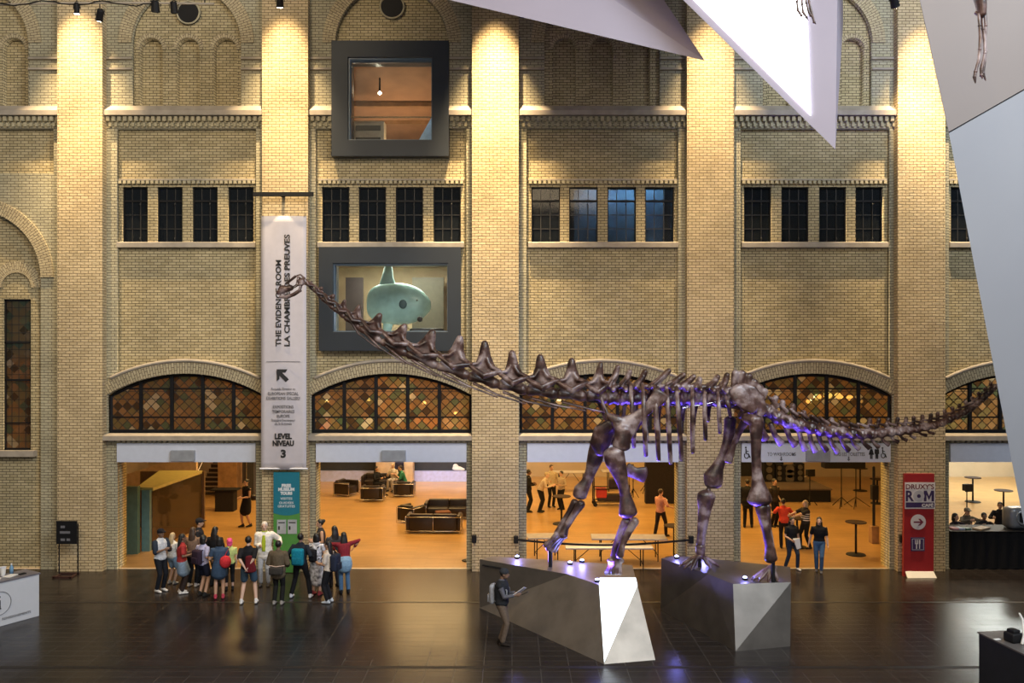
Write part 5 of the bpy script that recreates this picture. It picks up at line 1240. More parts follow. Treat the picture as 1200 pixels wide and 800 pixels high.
def folding(px0, px1, Y, lb, z=.70, dep=.72, rz=0.0, toward=1):
    x0, x1 = XW(px0, Y), XW(px1, Y); c = V(((x0+x1)/2, Y+dep/2, 0)); L = x1-x0
    t = empty('folding_table', c, math.radians(rz), lb, 'table', 'white folding tables in the doorway')
    b = MB(); b.cbox(V((0, 0, z-.02)), (L, dep, .045), 0, .012); b.build('tabletop', mat('pale_tabletop', (.42, .38, .35), .5), t, local=True)
    for sx_ in (-1, 1):
        b = MB(); x = sx_*(L/2-.30)
        b.tube([(x, -dep/2+.08, 0), (x, -dep/2+.08, z-.04)], .018, 6); b.tube([(x, dep/2-.08, 0), (x, dep/2-.08, z-.04)], .018, 6); b.tube([(x, -dep/2+.08, .18), (x, dep/2-.08, .18)], .014, 6); b.tube([(x, 0, .22), (x-sx_*.5, 0, z-.05)], .012, 6)
        b.build('leg', M['black'], t, local=True)
FT = []
folding(663, 766, 25.62, 'white folding table nearest the hall, behind the standing foreleg')
folding(617, 664, 26.9, 'white folding table behind the raised forefoot', .72, .75, 6); folding(694, 783, 26.75, 'white folding table behind the nearest one, close to the pink shirt', .72, .75, -2)
folding(648, 692, 39.5, 'folding table far back against the tan wall', .95, .7); folding(706, 745, 39.8, 'folding table far back behind the black cart', .95, .7)
# staff around a cocktail table
person(GF(619, 600), 100, 1.74, 'person all in black standing at the doorway edge behind the cream shirts', 'skin_dark', top=(.012,.012,.012), sleeve=1, bottom=(.01,.01,.01), hands=hd_)
person(GF(633, 600), 70, 1.72, 'person in a cream shirt leaning over the cocktail table', 'skin_light', top=(.56,.46,.34), sleeve=.9, bottom=(.012,.010,.010), lean=.55, hairc='hair_blond', hands=[(-.15,.55,1.12),(.15,.55,1.12)])
person(GF(646, 594), 20, 1.78, 'tallest cream shirted staff person behind the cocktail table', 'skin', top=(.50,.42,.30), sleeve=.9, bottom=(.012,.010,.010), hands=[(-.2,.25,1.1),(.2,.25,1.1)], hairc='hair_brown')
person(GF(658, 597), -50, 1.60, 'shorter person in a beige shirt with dark hair at the cocktail table', 'skin', top=(.42,.34,.24), sleeve=.9, bottom=(.012,.010,.010), hands=hd_)
p = person(GF(774, 629), 130, 1.70, 'person in a pink shirt walking with a notebook beside the folding tables', 'skin_light', top=(.56,.28,.22), sleeve=.5, bottom=(.02,.016,.016), hairc='hair_brown', feet=[(-.06,-.22),(.10,.20)], hands=[(-.15,.32,1.1),(.35,.2,1.08)])
c = on_person(p, (-.12, .46, 1.14)); b = MB(); b.cbox(c, (.22, .02, .28), math.radians(100)); tag(b.build('notebook', M['paper'], bevel=.004), 'pale notebook carried by the person in the pink shirt', 'notebook')
person(GF(876, 618), 160, 1.80, 'person in black trousers and jacket standing left of the hind leg at the stage door', 'skin', top=(.01,.01,.012), sleeve=1, bottom=(.008,.008,.009), jacket=((.010,.010,.012), 1), feet=[(-.1,0),(.14,.1)])
person(GF(907, 617), 30, 1.80, 'person in dark clothes with a headset standing before the stage', 'skin', top=(.03,.025,.022), sleeve=.6, bottom=(.012,.010,.010), hands=[(-.2,.1,.95),(.24,.05,.85)])
person(GF(919, 642), 170, 1.66, 'person in a bright red shirt bending over the cocktail table', 'skin', top=(.62,.06,.03), sleeve=.5, bottom=(.015,.012,.012), lean=.45, hands=[(-.4,.2,1.15),(.25,.5,1.15)])
person(GF(944, 643), -75, 1.62, 'person in a black and white striped shirt reaching to the table', 'skin_light', top=(.03,.028,.028), sleeve=.45, bottom=(.010,.010,.010), hairc='hair_blond', hair='bob', feet=[(-.06,-.12),(.06,.18)], hands=[(-.15,.52,1.20),(.15,.52,1.20)])
stp = [o for o in bpy.data.objects if o.name.startswith('person')][-1]
b = MB()
for z in (.98, 1.05, 1.12, 1.19): b.tube([V((0, 0, z-.012)), V((0, 0, z+.012))], [(.172, .140)]*2, 18, up=(0, 1, 0), round_=False)
b.build('stripe', M['paper'], stp, local=True)
# seated people in the lounge
def seated(px, py, Y, rz, lb, **k):
    c = V((XW(px, Y), Y, 0)); k.setdefault('feet', [(-.12, .42), (.12, .42)]); k.setdefault('hands', [(-.15, .35, .80), (.15, .35, .80)])
    return person(c, rz, 1.70, lb, pelvis=.52, **k)
seated(441, 0, 39.0, 60, 'person in black seated in the armchair cluster facing the pair', top=(.012,.012,.014), sleeve=1, bottom=(.01,.01,.012), hair='long')
seated(474, 0, 39.6, -70, 'person in a green shirt leaning forward in the armchair cluster', top=(.03,.17,.10), sleeve=.5, bottom=(.02,.02,.03), lean=.35, hands=[(-.12,.42,.85),(.12,.42,.85)])
seated(462, 0, 40.3, -20, 'person in pale clothes seated between the black and green clothed people', top=(.55,.48,.40), sleeve=.5, bottom=(.42,.38,.34), lean=.25, hairc='hair_blond')
seated(467, 0, 41.6, 10, 'person with dark hair behind the lounge sofa near the wooden column', top=(.02,.015,.02), sleeve=1, bottom=(.012,.012,.012), pelvis_=0) if False else person(V((XW(468, 41.9), 41.9, 0)), 10, 1.45, 'person with dark hair behind the lounge sofa near the wooden column', top=(.02,.015,.02), sleeve=1, bottom=(.012,.012,.012))
# leather armchairs and sofas with chrome frames
def lounge(kind, px, Y, rz, lb, w=.86, seats=1, arms=True):
    c = V((XW(px, Y), Y, 0)); t = empty(kind, c, math.radians(rz), lb, 'sofa' if seats > 1 else 'armchair', 'black leather lounge seats with chrome frames')
    W = w if seats == 1 else w; dp = .78
    for k in range(seats):
        b = MB(); sw_ = (W-(.26 if arms else .04))/seats; x = -W/2+(.13 if arms else .02)+sw_*(k+.5)
        b.cbox(V((x, -.04, .28)), (sw_-.01, dp-.16, .34), 0, .035); b.build('seat_cushion', M['leather'], t, local=True, smooth=True)
        if arms: b = MB(); b.cbox(V((x, dp/2-.085, .41)), (sw_-.01, .17, .60), 0, .04); b.build('back_cushion', M['leather'], t, local=True, smooth=True)
    if arms:
        for q in (-1, 1): b = MB(); b.cbox(V((q*(W/2-.07), 0, .39)), (.13, dp-.02, .54), 0, .04); b.build('arm_cushion', M['leather'], t, local=True, smooth=True)
    b = MB(); r_ = .013; hx_, hy = W/2+.005, dp/2+.005; zt = .60 if arms else .44
    for z in (.10, zt):
        for q in (-1, 1): b.tube([(q*hx_, -hy, z), (q*hx_, hy, z)], r_, 8)
        b.tube([(-hx_, hy, z), (hx_, hy, z)], r_, 8); 
        if z < .2: b.tube([(-hx_, -hy, z), (hx_, -hy, z)], r_, 8)
    b.build('chrome_frame', M['chrome'], t, local=True, smooth=True)
    for q in (-1, 1):
        for y in (-hy, hy): b = MB(); b.tube([(q*hx_, y, .0), (q*hx_, y, zt)], r_, 8); b.build('leg', M['chrome'], t, local=True, smooth=True)
    if seats > 1: b = MB(); b.tube([(0, hy, .10), (0, hy, zt)], r_, 8); b.build('leg', M['chrome'], t, local=True, smooth=True)
# rz: 0 = open side toward the camera, 180 = back toward the camera
lounge('armchair', 406, 38.9, 70, 'black armchair standing apart nearest the doorway jamb', .95)
lounge('armchair', 437, 37.6, 180, 'black armchair with its back to the hall in the far cluster', .98)
lounge('sofa', 443, 40.7, 0, 'black sofa at the back of the far cluster', 1.5, 2)
lounge('armchair', 474, 38.7, 180, 'black armchair under the green shirted person', .90)
lounge('armchair', 482, 32.9, 150, 'black armchair at the end of the near sofa', .80)
lounge('sofa', 509, 31.2, 178, 'black sofa with its chrome framed back to the hall', 1.98, 2)
lounge('sofa', 526, 33.7, 0, 'black sofa facing the hall half hidden by the pillar', 1.9, 2)
c = V((XW(519, 31.4), 31.45, .62)); b = MB(); b.cbox(c+V((0, .05, .03)), (.55, .40, .10), .3, .04); tag(b.build('coat', cloth((.14, .06, .04)), remesh=.02), 'brown coat thrown over the near black sofa', 'coat')
c = V((XW(545, 32.4), 32.4, .0)); b = MB(); b.ell(V((XW(547, 26.9), 26.9, .02)), (.16, .2, .03), 12); tag(b.build('floor_disc', M['black'], smooth=True), 'small black disc on the wood floor by the pillar', 'floor disc')
# back of the lounge: low white wall, dark band, wooden column
MB().box((XW(378, 43.5)-1, 42.9, 0), (XW(548, 43.5)+1.3, 43.2, .52)).build('wall_low_white', mat('lilac_white_wall', (.46, .50, .85), .5), kind='structure')
MB().box((XW(378, 43.5)-1, 43.25, 0), (XW(548, 43.5)+1.3, 43.4, 1.9)).build('wall_dark_band', mat('dark_band', (.03, .035, .04), .5), kind='structure')
MB().box((XW(441, 42.2), 42.1, 0), (XW(484, 42.2), 42.8, 6.3)).build('column_wood', mat('column_wood', (.50, .34, .18), .5, var=.2, nscale=3), kind='structure')
t = empty('sculpture', (XW(536, 43), 43.05, .52), 0, 'small pale object standing on the low white wall', 'sculpture'); b = MB(); c = V((XW(536, 43), 43.05, .52)); b.ell(c+V((0,0,.12)), (.28, .12, .12), 12); b.ell(c+V((-.1,0,.24)), (.14, .1, .12), 12); b.ell(c+V((.22,0,.08)), (.16,.1,.08), 10); b.build('body', M['paper'], t, remesh=.03)
# glass case, stairs and columns behind the first door
t = empty('glass_case', (-12.4, 30, 0), 0, 'large green tinted glass case inside the first doorway', 'glass case')
x0g, x1g = -13.9, -11.72
b = MB(); b.box((-13.0, 27.75, 0), (-12.18, 27.95, 2.2)); b.build('end_panel', mat('green_panel', (.07, .12, .09), .25), t)
b = MB(); b.box((-12.22, 28.15, 0), (-11.95, 28.35, 2.02)); b.build('end_panel', mat('teal_panel', (.10, .19, .19), .25), t)
b = MB(); b.prism([(-11.92, 28.3, .02), (-11.60, 31.9, .02), (-11.60, 31.9, 2.0), (-11.92, 28.3, 1.95)], (-.02, 0, 0)); b.build('glass_pane', M['glass_green'], t)
b = MB(); b.prism([(-12.45, 28.3, 2.0), (-11.90, 28.3, 1.98), (-11.58, 31.95, 2.03), (-13.2, 31.95, 2.03)], (0, 0, .10)); b.build('top_ledge', mat('yellow_green_ledge', (.40, .34, .12), .4), t)
b = MB(); b.box((-13.9, 31.9, 0), (-11.5, 31.98, 2.1)); b.build('end_panel', mat('brown_tint', (.16, .10, .05), .4), t)
b = MB()
b.prism([(-16, 33.5, 0), (-12.4, 33.5, 0), (-12.4, 33.5, 2.6), (-16, 33.5, 1.5)], (0, .2, 0)); b.build('wall_inner_ramp', mat('ramp_wall', (.50, .36, .22), .6), kind='structure')
t = empty('staircase', (XW(246, 39), 39.2, 0), 0, 'dark staircase rising behind the glass case', 'staircase')
xa, xb = XW(232, 39), XW(257, 39); b = MB(); n_ = MB()
for k in range(14):
    b.box((xa, 39+k*.28, 0), (xb, 39.3+k*.28, .17*(k+1)-.03)); n_.box((xa, 38.98+k*.28, .17*(k+1)-.03), (xb, 39.28+k*.28, .17*(k+1)))
b.build('riser', mat('stair_dark', (.03, .02, .015), .6), t); n_.build('tread', mat('stair_tread', (.22, .15, .09), .5), t)
b = MB(); b.tube([(xa-.05, 38.9, .95), (xa-.05, 42.5, 3.1)], .03, 8); b.tube([(xa-.05, 38.9, 0), (xa-.05, 38.9, .95)], .03, 8); b.build('handrail', M['chrome'], t, smooth=True)
MB().box((XW(257, 38.5), 38.3, 0), (XW(279, 38.5), 39.1, 6.3)).build('column_brown', M['wood_brown'], kind='structure')
MB().box((XW(290, 38.5), 38.4, 0), (XW(298, 38.5), 38.9, 6.3)).build('column_dark', mat('column_dark', (.04, .04, .045), .5), kind='structure')
t = empty('console_table', (XW(266, 35.2), 35.2, 0), 0, 'dark table with a draped top before the brown column', 'table')
b = MB(); c = V((XW(266, 35.2), 35.2, 0)); b.box(c+V((-.6, -.3, .86)), c+V((.5, .3, .92))); b.build('tabletop', M['black'], t, bevel=.01)
b = MB(); b.box(c+V((-.42, -.25, 0)), c+V((.35, .25, .86))); b.build('drape', cloth((.02, .015, .012)), t, bevel=.03)
t = empty('serving_tray', G(294, 612)+V((0.12, -.35, 1.0)), 0, 'dark bag hanging at the hip of the person in the short black dress', 'bag'); b = MB(); c = G(294, 612)+V((.12, -.1, .98)); b.ell(c, (.20, .10, .12), 12); b.tube([c+V((-.1,0,.1)), c+V((0,0,.26)), c+V((.1,0,.1))], .012, 6); b.build('bag_body', M['leather'], t, smooth=True); t.name = 'handbag'
# stage with equipment
t = empty('stage', (12.2, 38, 0), 0, 'low black stage with a brown top behind the cocktail tables', 'stage')
b = MB(); b.box((9.6, 37.2, 0), (13.9, 40.8, .52)); b.build('skirt_panel', M['black'], t)
b = MB(); b.box((9.55, 37.15, .52), (13.95, 40.85, .58)); b.build('deck', mat('stage_deck', (.12, .085, .06), .4), t)
b = MB()
for x in (9.8, 12.0, 13.8): b.tube([(x, 40.7, .58), (x, 40.7, 1.5)], .025, 6)
b.tube([(9.8, 40.7, 1.5), (13.8, 40.7, 1.5)], .025, 6); b.build('railing', M['black'], t)
MB().box((9.0, 41.5, 0), (13.2, 41.7, 3.2)).build('wall_stage_drape', cloth((.02, .018, .018)), kind='structure')
for k, (px, w_, h_) in enumerate(((897, .5, 1.1), (909, .35, .8), (921, .7, .75), (933, .4, .85))):
    Y = 39.3; c = V((XW(px+3, Y), Y, .58)); t = empty('loudspeaker', c, 0, ['tall black loudspeaker at the dark end of the stage', 'narrow black loudspeaker second along the stage', 'wide dark amplifier rack on the stage', 'black amplifier case on the stage beside the light stand'][k], 'loudspeaker', 'equipment on the stage')
    b = MB(); b.cbox(c+V((0, 0, h_/2)), (w_, .4, h_), 0, .02); b.build('cabinet', M['black'], t)
    b = MB()
    for j in range(3): b.tube([c+V((0, -.2, h_*(.2+.3*j))), c+V((0, -.215, h_*(.2+.3*j)))], w_*.28, 16, up=(0,0,1), round_=False)
    b.build('cone', mat('cone_grey', (.09, .075, .06), .5), t)
def stand(px, py, h, lb, head='light', w=.45):
    c = G(px, py); t = empty('light_stand', c, 0, lb, 'stand', 'stands in the side halls')
    b = MB(); b.tube([c+V((0,0,.02)), c+V((0,0,h))], .022, 8); b.build('pole', M['black'], t)
    for a in (0, 2.1, 4.2): b = MB(); b.tube([c+V((0,0,.42)), c+V((w*math.cos(a), w*math.sin(a), .01))], .016, 6); b.build('leg', M['black'], t)
    b = MB()
    if head == 'light': b.cbox(c+V((0, 0, h+.1)), (.30, .18, .26), .3, .03); b.cbox(c+V((0.02, -.13, h+.1)), (.36, .04, .30), .3, .01)
    if head == 'round': b.tube([c+V((0, -.1, h+.12)), c+V((0, .1, h+.12))], .17, 16, round_=False)
    if head != 'none': b.build('lamp_head', M['black'], t)
stand(949, 592, 1.3, 'slim stand with a black lamp head in front of the stage', 'light', .3)
stand(986, 594, 1.75, 'first black tripod under the dark screen box', 'none', .45); stand(1003, 594, 1.75, 'second black tripod under the dark screen box', 'none', .6)
c = V((XW(988, 36.0), 36.0, 1.96)); b = MB(); b.cbox(c, (1.7, .5, .6), 0, .03); tag(b.build('projection_case', M['black']), 'large black box resting on two tripods beside the stage', 'case')
stand(1133, 612, 1.25, 'black floodlight on a stand behind the draped desk', 'light', .3)
t = empty('easel_post', G(1022, 640), 0, 'tall black post with a hanging unit beside the stage door jamb', 'post')
c = G(1024, 636); b = MB(); b.tube([c, c+V((0,0,2.6))], .05, 8); b.build('pole', M['black'], t); b = MB(); b.cbox(c+V((0, -.05, 1.75)), (.22, .2, .5), 0, .02); b.build('unit', M['black'], t); b = MB(); b.cbox(c+V((0, 0, .3)), (.25, .3, .6), 0, .02); b.build('base', M['wood_brown'], t)
# drape and trolley behind the skeleton forelimbs
t = empty('trolley', G(716, 590), 0, 'black wheeled trolley with a red box in the folding table hall', 'trolley')
c = G(716, 592)
b = MB()
for z in (.20, .75):
    for (p_, q_) in (((-.75, -.3), (.75, -.3)), ((-.75, .3), (.75, .3)), ((-.75, -.3), (-.75, .3)), ((.75, -.3), (.75, .3))): b.tube([c+V((*p_, z)), c+V((*q_, z))], .025, 6)
for q in ((-.75, -.3), (-.75, .3), (.75, -.3), (.75, .3)): b.tube([c+V((*q, .15)), c+V((*q, 1.2 if q[0] < 0 else .9))], .025, 6)
b.tube([c+V((-.75, -.3, 1.2)), c+V((-.75, .3, 1.2))], .025, 6); b.build('frame', M['black'], t)
for q in ((-.7, -.3), (-.7, .3), (.7, -.3), (.7, .3)): b = MB(); b.tube([c+V((q[0], q[1]-.03, .09)), c+V((q[0], q[1]+.03, .09))], .09, 14, round_=False); b.build('wheel', M['black'], t)
b = MB(); b.cbox(c+V((.25, 0, .95)), (.75, .5, .42), 0, .06); b.cbox(c+V((0, 0, .35)), (1.2, .5, .28), 0, .05); b.build('black_load', M['leather'], t)
b = MB(); b.cbox(c+V((-.42, -.05, .55)), (.45, .42, .40), 0, .05); b.build('red_box', mat('red_plastic', (.42, .03, .02), .5), t)
MB().box((XW(756, 37), 36.8, 0), (XW(798, 37), 37.2, 5.8)).build('wall_drape', cloth((.02, .016, .018)), kind='structure')
stand(757, 577, 1.6, 'thin black stand before the dark drape', 'round', .4); stand(742, 583, 1.5, 'thin pole stand nearest the folding table wall', 'none', .25)
MB().box((4.6, 36.0, 0), (6.2, 36.15, 4.5)).build('wall_hall_divider', plaster, kind='structure') if False else None
# draped desk with seated people behind it
t = empty('draped_desk', (15.4, 26.4, 0), 0, 'long desk under a floor length black cloth beside the sloping wall', 'desk')
b = MB(); 
n_ = 60; xa, xb = 13.3, 17.6; pts = []
for k in range(n_+1): pts.append((xa+(xb-xa)*k/n_, 25.85+.025*math.sin(k*1.3)))
b.prism([(x, y, 0.02) for x, y in pts]+[(xb, 26.8, .02), (xa, 26.8, .02)], (0, 0, 1.12)); b.build('black_cloth', cloth((.008, .008, .009)), t)
b = MB(); b.cbox((15.45, 26.3, 1.155), (4.34, .98, .03), 0, .008); b.build('desktop', M['black'], t)
for k, (px, py, Y, rz, sk_, tp, lb) in enumerate(((1119, 592, 27.2, 30, 'skin', (.02,.015,.02), 'person with dark hair leaning at the pillar end of the draped desk'), (1133, 598, 28.1, 10, 'skin', (.10,.09,.07), 'person in a grey cap and brown jacket behind the draped desk'),
      (1153, 593, 27.3, -10, 'skin_dark', (.012,.012,.014), 'person in black behind the middle of the draped desk'), (1172, 588, 28.4, -30, 'skin', (.010,.010,.012), 'tallest dark clothed person behind the draped desk'))):
    z_ = ZW(py, Y); person(V((XW(px, Y), Y, 0)), rz, 1.70, lb, sk_, top=tp, sleeve=1, bottom=(.01,.01,.012), pelvis=.66+(.14 if k == 3 else 0), feet=[(-.1,.35),(.1,.35)], hands=[(-.2,.4,1.12),(.2,.4,1.12)], hat=('cap', (.2,.19,.16)) if k == 1 else None, hair='bob' if k == 0 else 'short')
t = empty('drum_fan', (XW(1193, 26.2), 26.3, 1.17), 0, 'rounded silver grey machine with a dark hole standing on the draped desk', 'machine')
c = V((XW(1193, 26.3), 26.3, 1.17)); b = MB(); b.cbox(c+V((0, 0, .33)), (.80, .5, .66), .15, .14); b.build('shell', mat('silver_plastic', (.22, .23, .24), .3, .3), t, smooth=True)
b = MB(); c2 = c+V((.0, -.26, .36)); b.tube([c2+V((.2*math.cos(a), 0, .2*math.sin(a))) for a in [2*PI*k/24 for k in range(25)]], .04, 8, up=(0,1,0), round_=False); b.build('ring', mat('silver_ring', (.3,.3,.3), .3, .6), t, smooth=True)
b = MB(); b.tube([c2+V((0,-.01,0)), c2+V((0,.03,0))], .16, 20, round_=False); b.build('hole', M['black'], t)
for k, (px, col, lb) in enumerate(((1118, (.5,.25,.28), 'pink leaflet on the draped desk end'), (1124, (.38,.45,.58), 'pale blue leaflet pile on the draped desk'), (1131, (.1,.18,.14), 'dark green leaflet on the draped desk'), (1150, (.36,.26,.16), 'flat brown packet on the middle of the draped desk'))):
    c = V((XW(px, 26.1), 26.1, 1.17)); b = MB(); b.cbox(c+V((0,0,.03)), (.20 if k < 3 else .55, .28, .05), .2*k, .005); tag(b.build('leaflet', mat('leaflet', col, .6)), lb, 'leaflet', 'leaflets on the draped desk')

# lamps and boards high in the halls, glimpsed through the leaded glass
for k, (px, py, Y, r_) in enumerate(((948, 470, 37, .13), (958, 465, 37, .17), (970, 463, 37, .19), (983, 464, 37, .19), (996, 466, 37, .15), (1008, 470, 37, .12), (625, 468, 39, .10), (641, 466, 39, .12), (655, 468, 39, .10), (700, 466, 39, .12), (383, 470, 40, .09), (432, 468, 40, .09), (497, 472, 40, .10), (534, 484, 40, .09))):
    c = P(px, py, Y); t = empty('pendant_lamp', c, 0, 'glowing round pendant lamp seen through the leaded glass ' + ('over the stage doorway' if k < 6 else 'over the folding table doorway' if k < 10 else 'over the armchair lounge doorway'), 'lamp', 'pendant lamps behind the leaded glass ' + ('over the stage doorway' if k < 6 else 'over the folding tables' if k < 10 else 'over the lounge'))
    b = MB(); b.ell(c, (r_, r_, r_*.8), 12); b.build('globe', M['pend'], t, smooth=True); b = MB(); b.cyl(c+V((0, 0, r_*.7)), V((c.x, c.y, 6.3)), .012, 6); b.build('cord', M['black'], t)
for k, (xa, xb, col, lb) in enumerate(((373, 386, (.62,.10,.12), 'red hanging board seen through the lounge leaded glass'), (388, 408, (.25,.55,.55), 'turquoise hanging board seen through the lounge leaded glass'), (412, 436, (.75,.74,.68), 'white hanging board seen through the lounge leaded glass'), (487, 512, (.85,.45,.25), 'orange hanging board seen through the lounge leaded glass'), (520, 546, (.78,.70,.66), 'pinkish white hanging board seen through the lounge leaded glass'))):
    a_, e_ = P(xa, 508, 41.5), P(xb, 488, 41.5); b = MB(); b.box((a_.x, 41.5, a_.z), (e_.x, 41.55, e_.z)); t = empty('display_board', ((a_.x+e_.x)/2, 41.5, a_.z), 0, lb, 'board'); b.build('board', mat('board_print', col, .6), t)
    b = MB(); b.cyl(V(((a_.x+e_.x)/2, 41.52, e_.z)), V(((a_.x+e_.x)/2, 41.52, 6.3)), .01, 6); b.build('cord', M['black'], t)
area((-3.6, 41.0, 1.9), (-3.6, 43, .3), 5, .4, 70, (.65, .75, 1.0), 'low_wall_fill')  # added cool fill that turns the low white wall bluish
area((-3.7, 39.5, 5.6), (-3.7, 42, 2.6), 3, .5, 120, (1, .95, .85), 'board_light')
area((22.5, 38, 5.5), (22.5, 44, 2.0), 4, 1, 400, (.85, .95, 1.0), 'side_hall_light')
# ------------------------------------------------------------------ information desk and its things
t = empty('information_desk', G(20, 725), 0, 'white information desk with a circled letter i', 'desk')
a_, b_ = G(46, 721.5), G(0, 734); d_ = (b_-a_).normalized(); far = a_+d_*3.2; nb = V((-d_.y, d_.x, 0)); nb = nb if nb.y > 0 else -nb; dep = .62; hh = 1.05
dw = mat('desk_white', (.60, .62, .66), .4, var=.02)
b = MB(); b.prism([a_, far, far+nb*dep, a_+nb*dep], (0, 0, hh)); b.build('body', dw, t, bevel=.01)
b = MB(); o2 = .02; b.prism([a_-d_*o2-nb*o2+V((0,0,hh)), far-nb*o2+V((0,0,hh)), far+nb*(dep+o2)+V((0,0,hh)), a_-d_*o2+nb*(dep+o2)+V((0,0,hh))], (0, 0, .035)); b.build('worktop', mat('desk_top', (.16, .15, .17), .4), t)
ang = math.atan2(-d_.y, -d_.x); ctr = a_+d_*.98-nb*.012
mt = lambda u, z: ctr+d_*(-u)+V((0, 0, z))
b = MB(); b.tube([mt(.28*math.cos(q), .56+.28*math.sin(q)) for q in [2*PI*k/40 for k in range(41)]], [(.006, .012)]*41, seg=6, up=nb, round_=False); b.build('circle', M['ink_soft'], t)
b = MB(); u0 = .0
b.prism([mt(u0-.045, .42), mt(u0+.05, .42), mt(u0+.05, .44), mt(u0+.03, .44), mt(u0+.03, .64), mt(u0-.045, .64), mt(u0-.045, .62), mt(u0-.028, .62), mt(u0-.028, .44), mt(u0-.045, .44)], -nb*.006); b.ell(mt(u0, .72), (.034, .012, .034), 12); b.build('letter_i', M['ink'], t)
text('INFORMATION  RENSEIGNEMENTS', .085, face_mtx(mt(.1, .17)-nb*.002, 0, ang), M['ink_soft'], t)
top = lambda u, v: a_+d_*u+nb*v+V((0, 0, hh+.035))
for k, (u, v, s_, rz, lb, m__) in enumerate(((.55, .30, (.30,.22,.012), .4, 'white sheet of paper lying along the information desk', 'paper'), (.95, .25, (.32,.24,.012), .9, 'larger pale paper pad on the information desk', 'paper'), (.30, .22, (.16,.10,.02), .1, 'small dark tray beside the bottle on the information desk', 'black'), (1.2, .15, (.2,.15,.015), .3, 'grey brochure nearest the hand on the information desk', 'lintel_grey'))):
    b = MB(); c = top(u, v); b.cbox(c+V((0,0,s_[2]/2+.001)), s_, ang+rz, 0); tag(b.build('paper_pad' if m__ != 'black' else 'tray', M[m__], bevel=.002), lb, 'paper' if m__ != 'black' else 'tray')
c = top(.40, .52); t = empty('water_bottle', c, 0, 'clear blue water bottle on the information desk', 'bottle')
b = MB(); b.tube([c, c+V((0,0,.15)), c+V((0,0,.19)), c+V((0,0,.22))], [.045,.045,.02,.018], 14, up=(0,1,0), round_=False); b.build('bottle_body', mat('bottle_blue', (.16,.32,.5), .2), t, smooth=True)
b = MB(); b.tube([c+V((0,0,.22)), c+V((0,0,.25))], .02, 10, up=(0,1,0), round_=False); b.build('bottle_cap', M['paper'], t)
c = top(.62, .50); t = empty('paper_cup', c, 0, 'white round container behind the papers on the information desk', 'container'); b = MB(); b.tube([c, c+V((0,0,.20))], [.05,.075], 16, up=(0,1,0), round_=False); b.build('cup', M['paper'], t); b = MB(); b.tube([c+V((0,0,.2)), c+V((0,0,.215))], .078, 16, up=(0,1,0), round_=False); b.build('cup_lid', M['white_paint'], t)
person(top(1.35, 1.35)*1.0-V((0,0,hh+.035)), 35, 1.70, 'person in dark clothes seated behind the information desk at the picture edge', 'skin', top=(.02,.015,.015), sleeve=.6, bottom=(.01,.01,.01), pelvis=.55, feet=[(-.1,.3),(.1,.3)], hands=[(-.2,.42,1.10),(.3,.50,1.12)])
# dark counter at the corner
t = empty('dark_counter', G(1180, 800), 0, 'dark grey counter in the bottom corner of the hall', 'counter')
c0 = V((XW(1147, 17.0), 17.0, 0)); b = MB()
A1 = V((c0.x, c0.y, 0)); Bq = P(1200, 763, 15.5); Bq = V((Bq.x, Bq.y, 0)); dd = (V((XW(1200, 15.8), 15.8, 0))-A1).normalized(); A2 = A1+dd*3.0; nn = V((-dd.y, dd.x, 0)); nn = nn if nn.x > 0 else -nn
b.prism([A1, A2, A2+nn*.75, A1+nn*.75], (0, 0, 1.02)); b.build('body', mat('counter_dark', (.012, .014, .017), .6), t, bevel=.01)
b = MB(); z_ = V((0,0,1.02)); b.prism([A1-dd*.02-nn*.02+z_, A2-nn*.02+z_, A2+nn*.77+z_, A1-dd*.02+nn*.77+z_], (0,0,.03)); b.build('worktop', mat('counter_top', (.10, .09, .085), .4), t)
q = A1+dd*.62+nn*.30+V((0,0,1.05)); t = empty('desk_phone', q, 0, 'black desk phone with a pale curved handset on the dark counter', 'phone')
b = MB(); b.cbox(q+V((-.02,.02,.09)), (.26,.24,.18), .3, .03); b.cbox(q+V((-.02,.02,.20)), (.16,.18,.08), .3, .02); b.build('phone_base', M['black'], t, smooth=True)
b = MB(); b.tube([q+V((.04,-.16,.02)), q+V((.10,-.12,.16)), q+V((.12,-.06,.30)), q+V((.14,0,.44)), q+V((.10,.03,.54))], [(.03,.02),(.028,.018),(.02,.014),(.02,.014),(.018,.012)], 10); b.build('handset', M['paper'], t, smooth=True)
q = A1+dd*.45+nn*.05+V((0,0,1.05)); b = MB(); b.cbox(q+V((0,0,.006)), (.13, .06, .012), .2, .003); tag(b.build('card', M['paper']), 'small white card on the dark counter edge', 'card')

# ------------------------------------------------------------------ fish gallery and upper gallery contents
t = empty('ocean_sunfish', P(467, 355, 28.0), 0, 'pale turquoise ocean sunfish specimen hanging in the gallery window', 'fish')
FM = mat('sunfish_skin', (.42, .68, .68), .4, var=.25, nscale=2.2, coat=.3)
c = P(467, 356, 28.0); s_ = .028
b = MB(); b.tube([c+V((-1.0,0,0)), c+V((-.85,0,.0)), c+V((-.45,0,.02)), c+V((.1,0,0)), c+V((.55,0,-.03)), c+V((.85,0,-.05)), c+V((1.0,0,-.05))], [(.06,.36),(.11,.58),(.20,.69),(.26,.72),(.22,.62),(.16,.42),(.09,.22)], 20, up=(0,0,1)); b.build('body', FM, t, smooth=True, subsurf=1)
b = MB(); b.tube([c+V((-.35,0,.45)), c+V((-.36,0,.85)), c+V((-.33,0,1.25))], [(.06,.34),(.04,.20),(.02,.12)], 12, up=(1,0,0)); b.build('dorsal_fin', FM, t, smooth=True)
b = MB(); b.tube([c+V((-.33,0,-.45)), c+V((-.36,0,-.85)), c+V((-.30,0,-1.1))], [(.06,.20),(.04,.14),(.02,.08)], 12, up=(1,0,0)); b.build('anal_fin', FM, t, smooth=True)
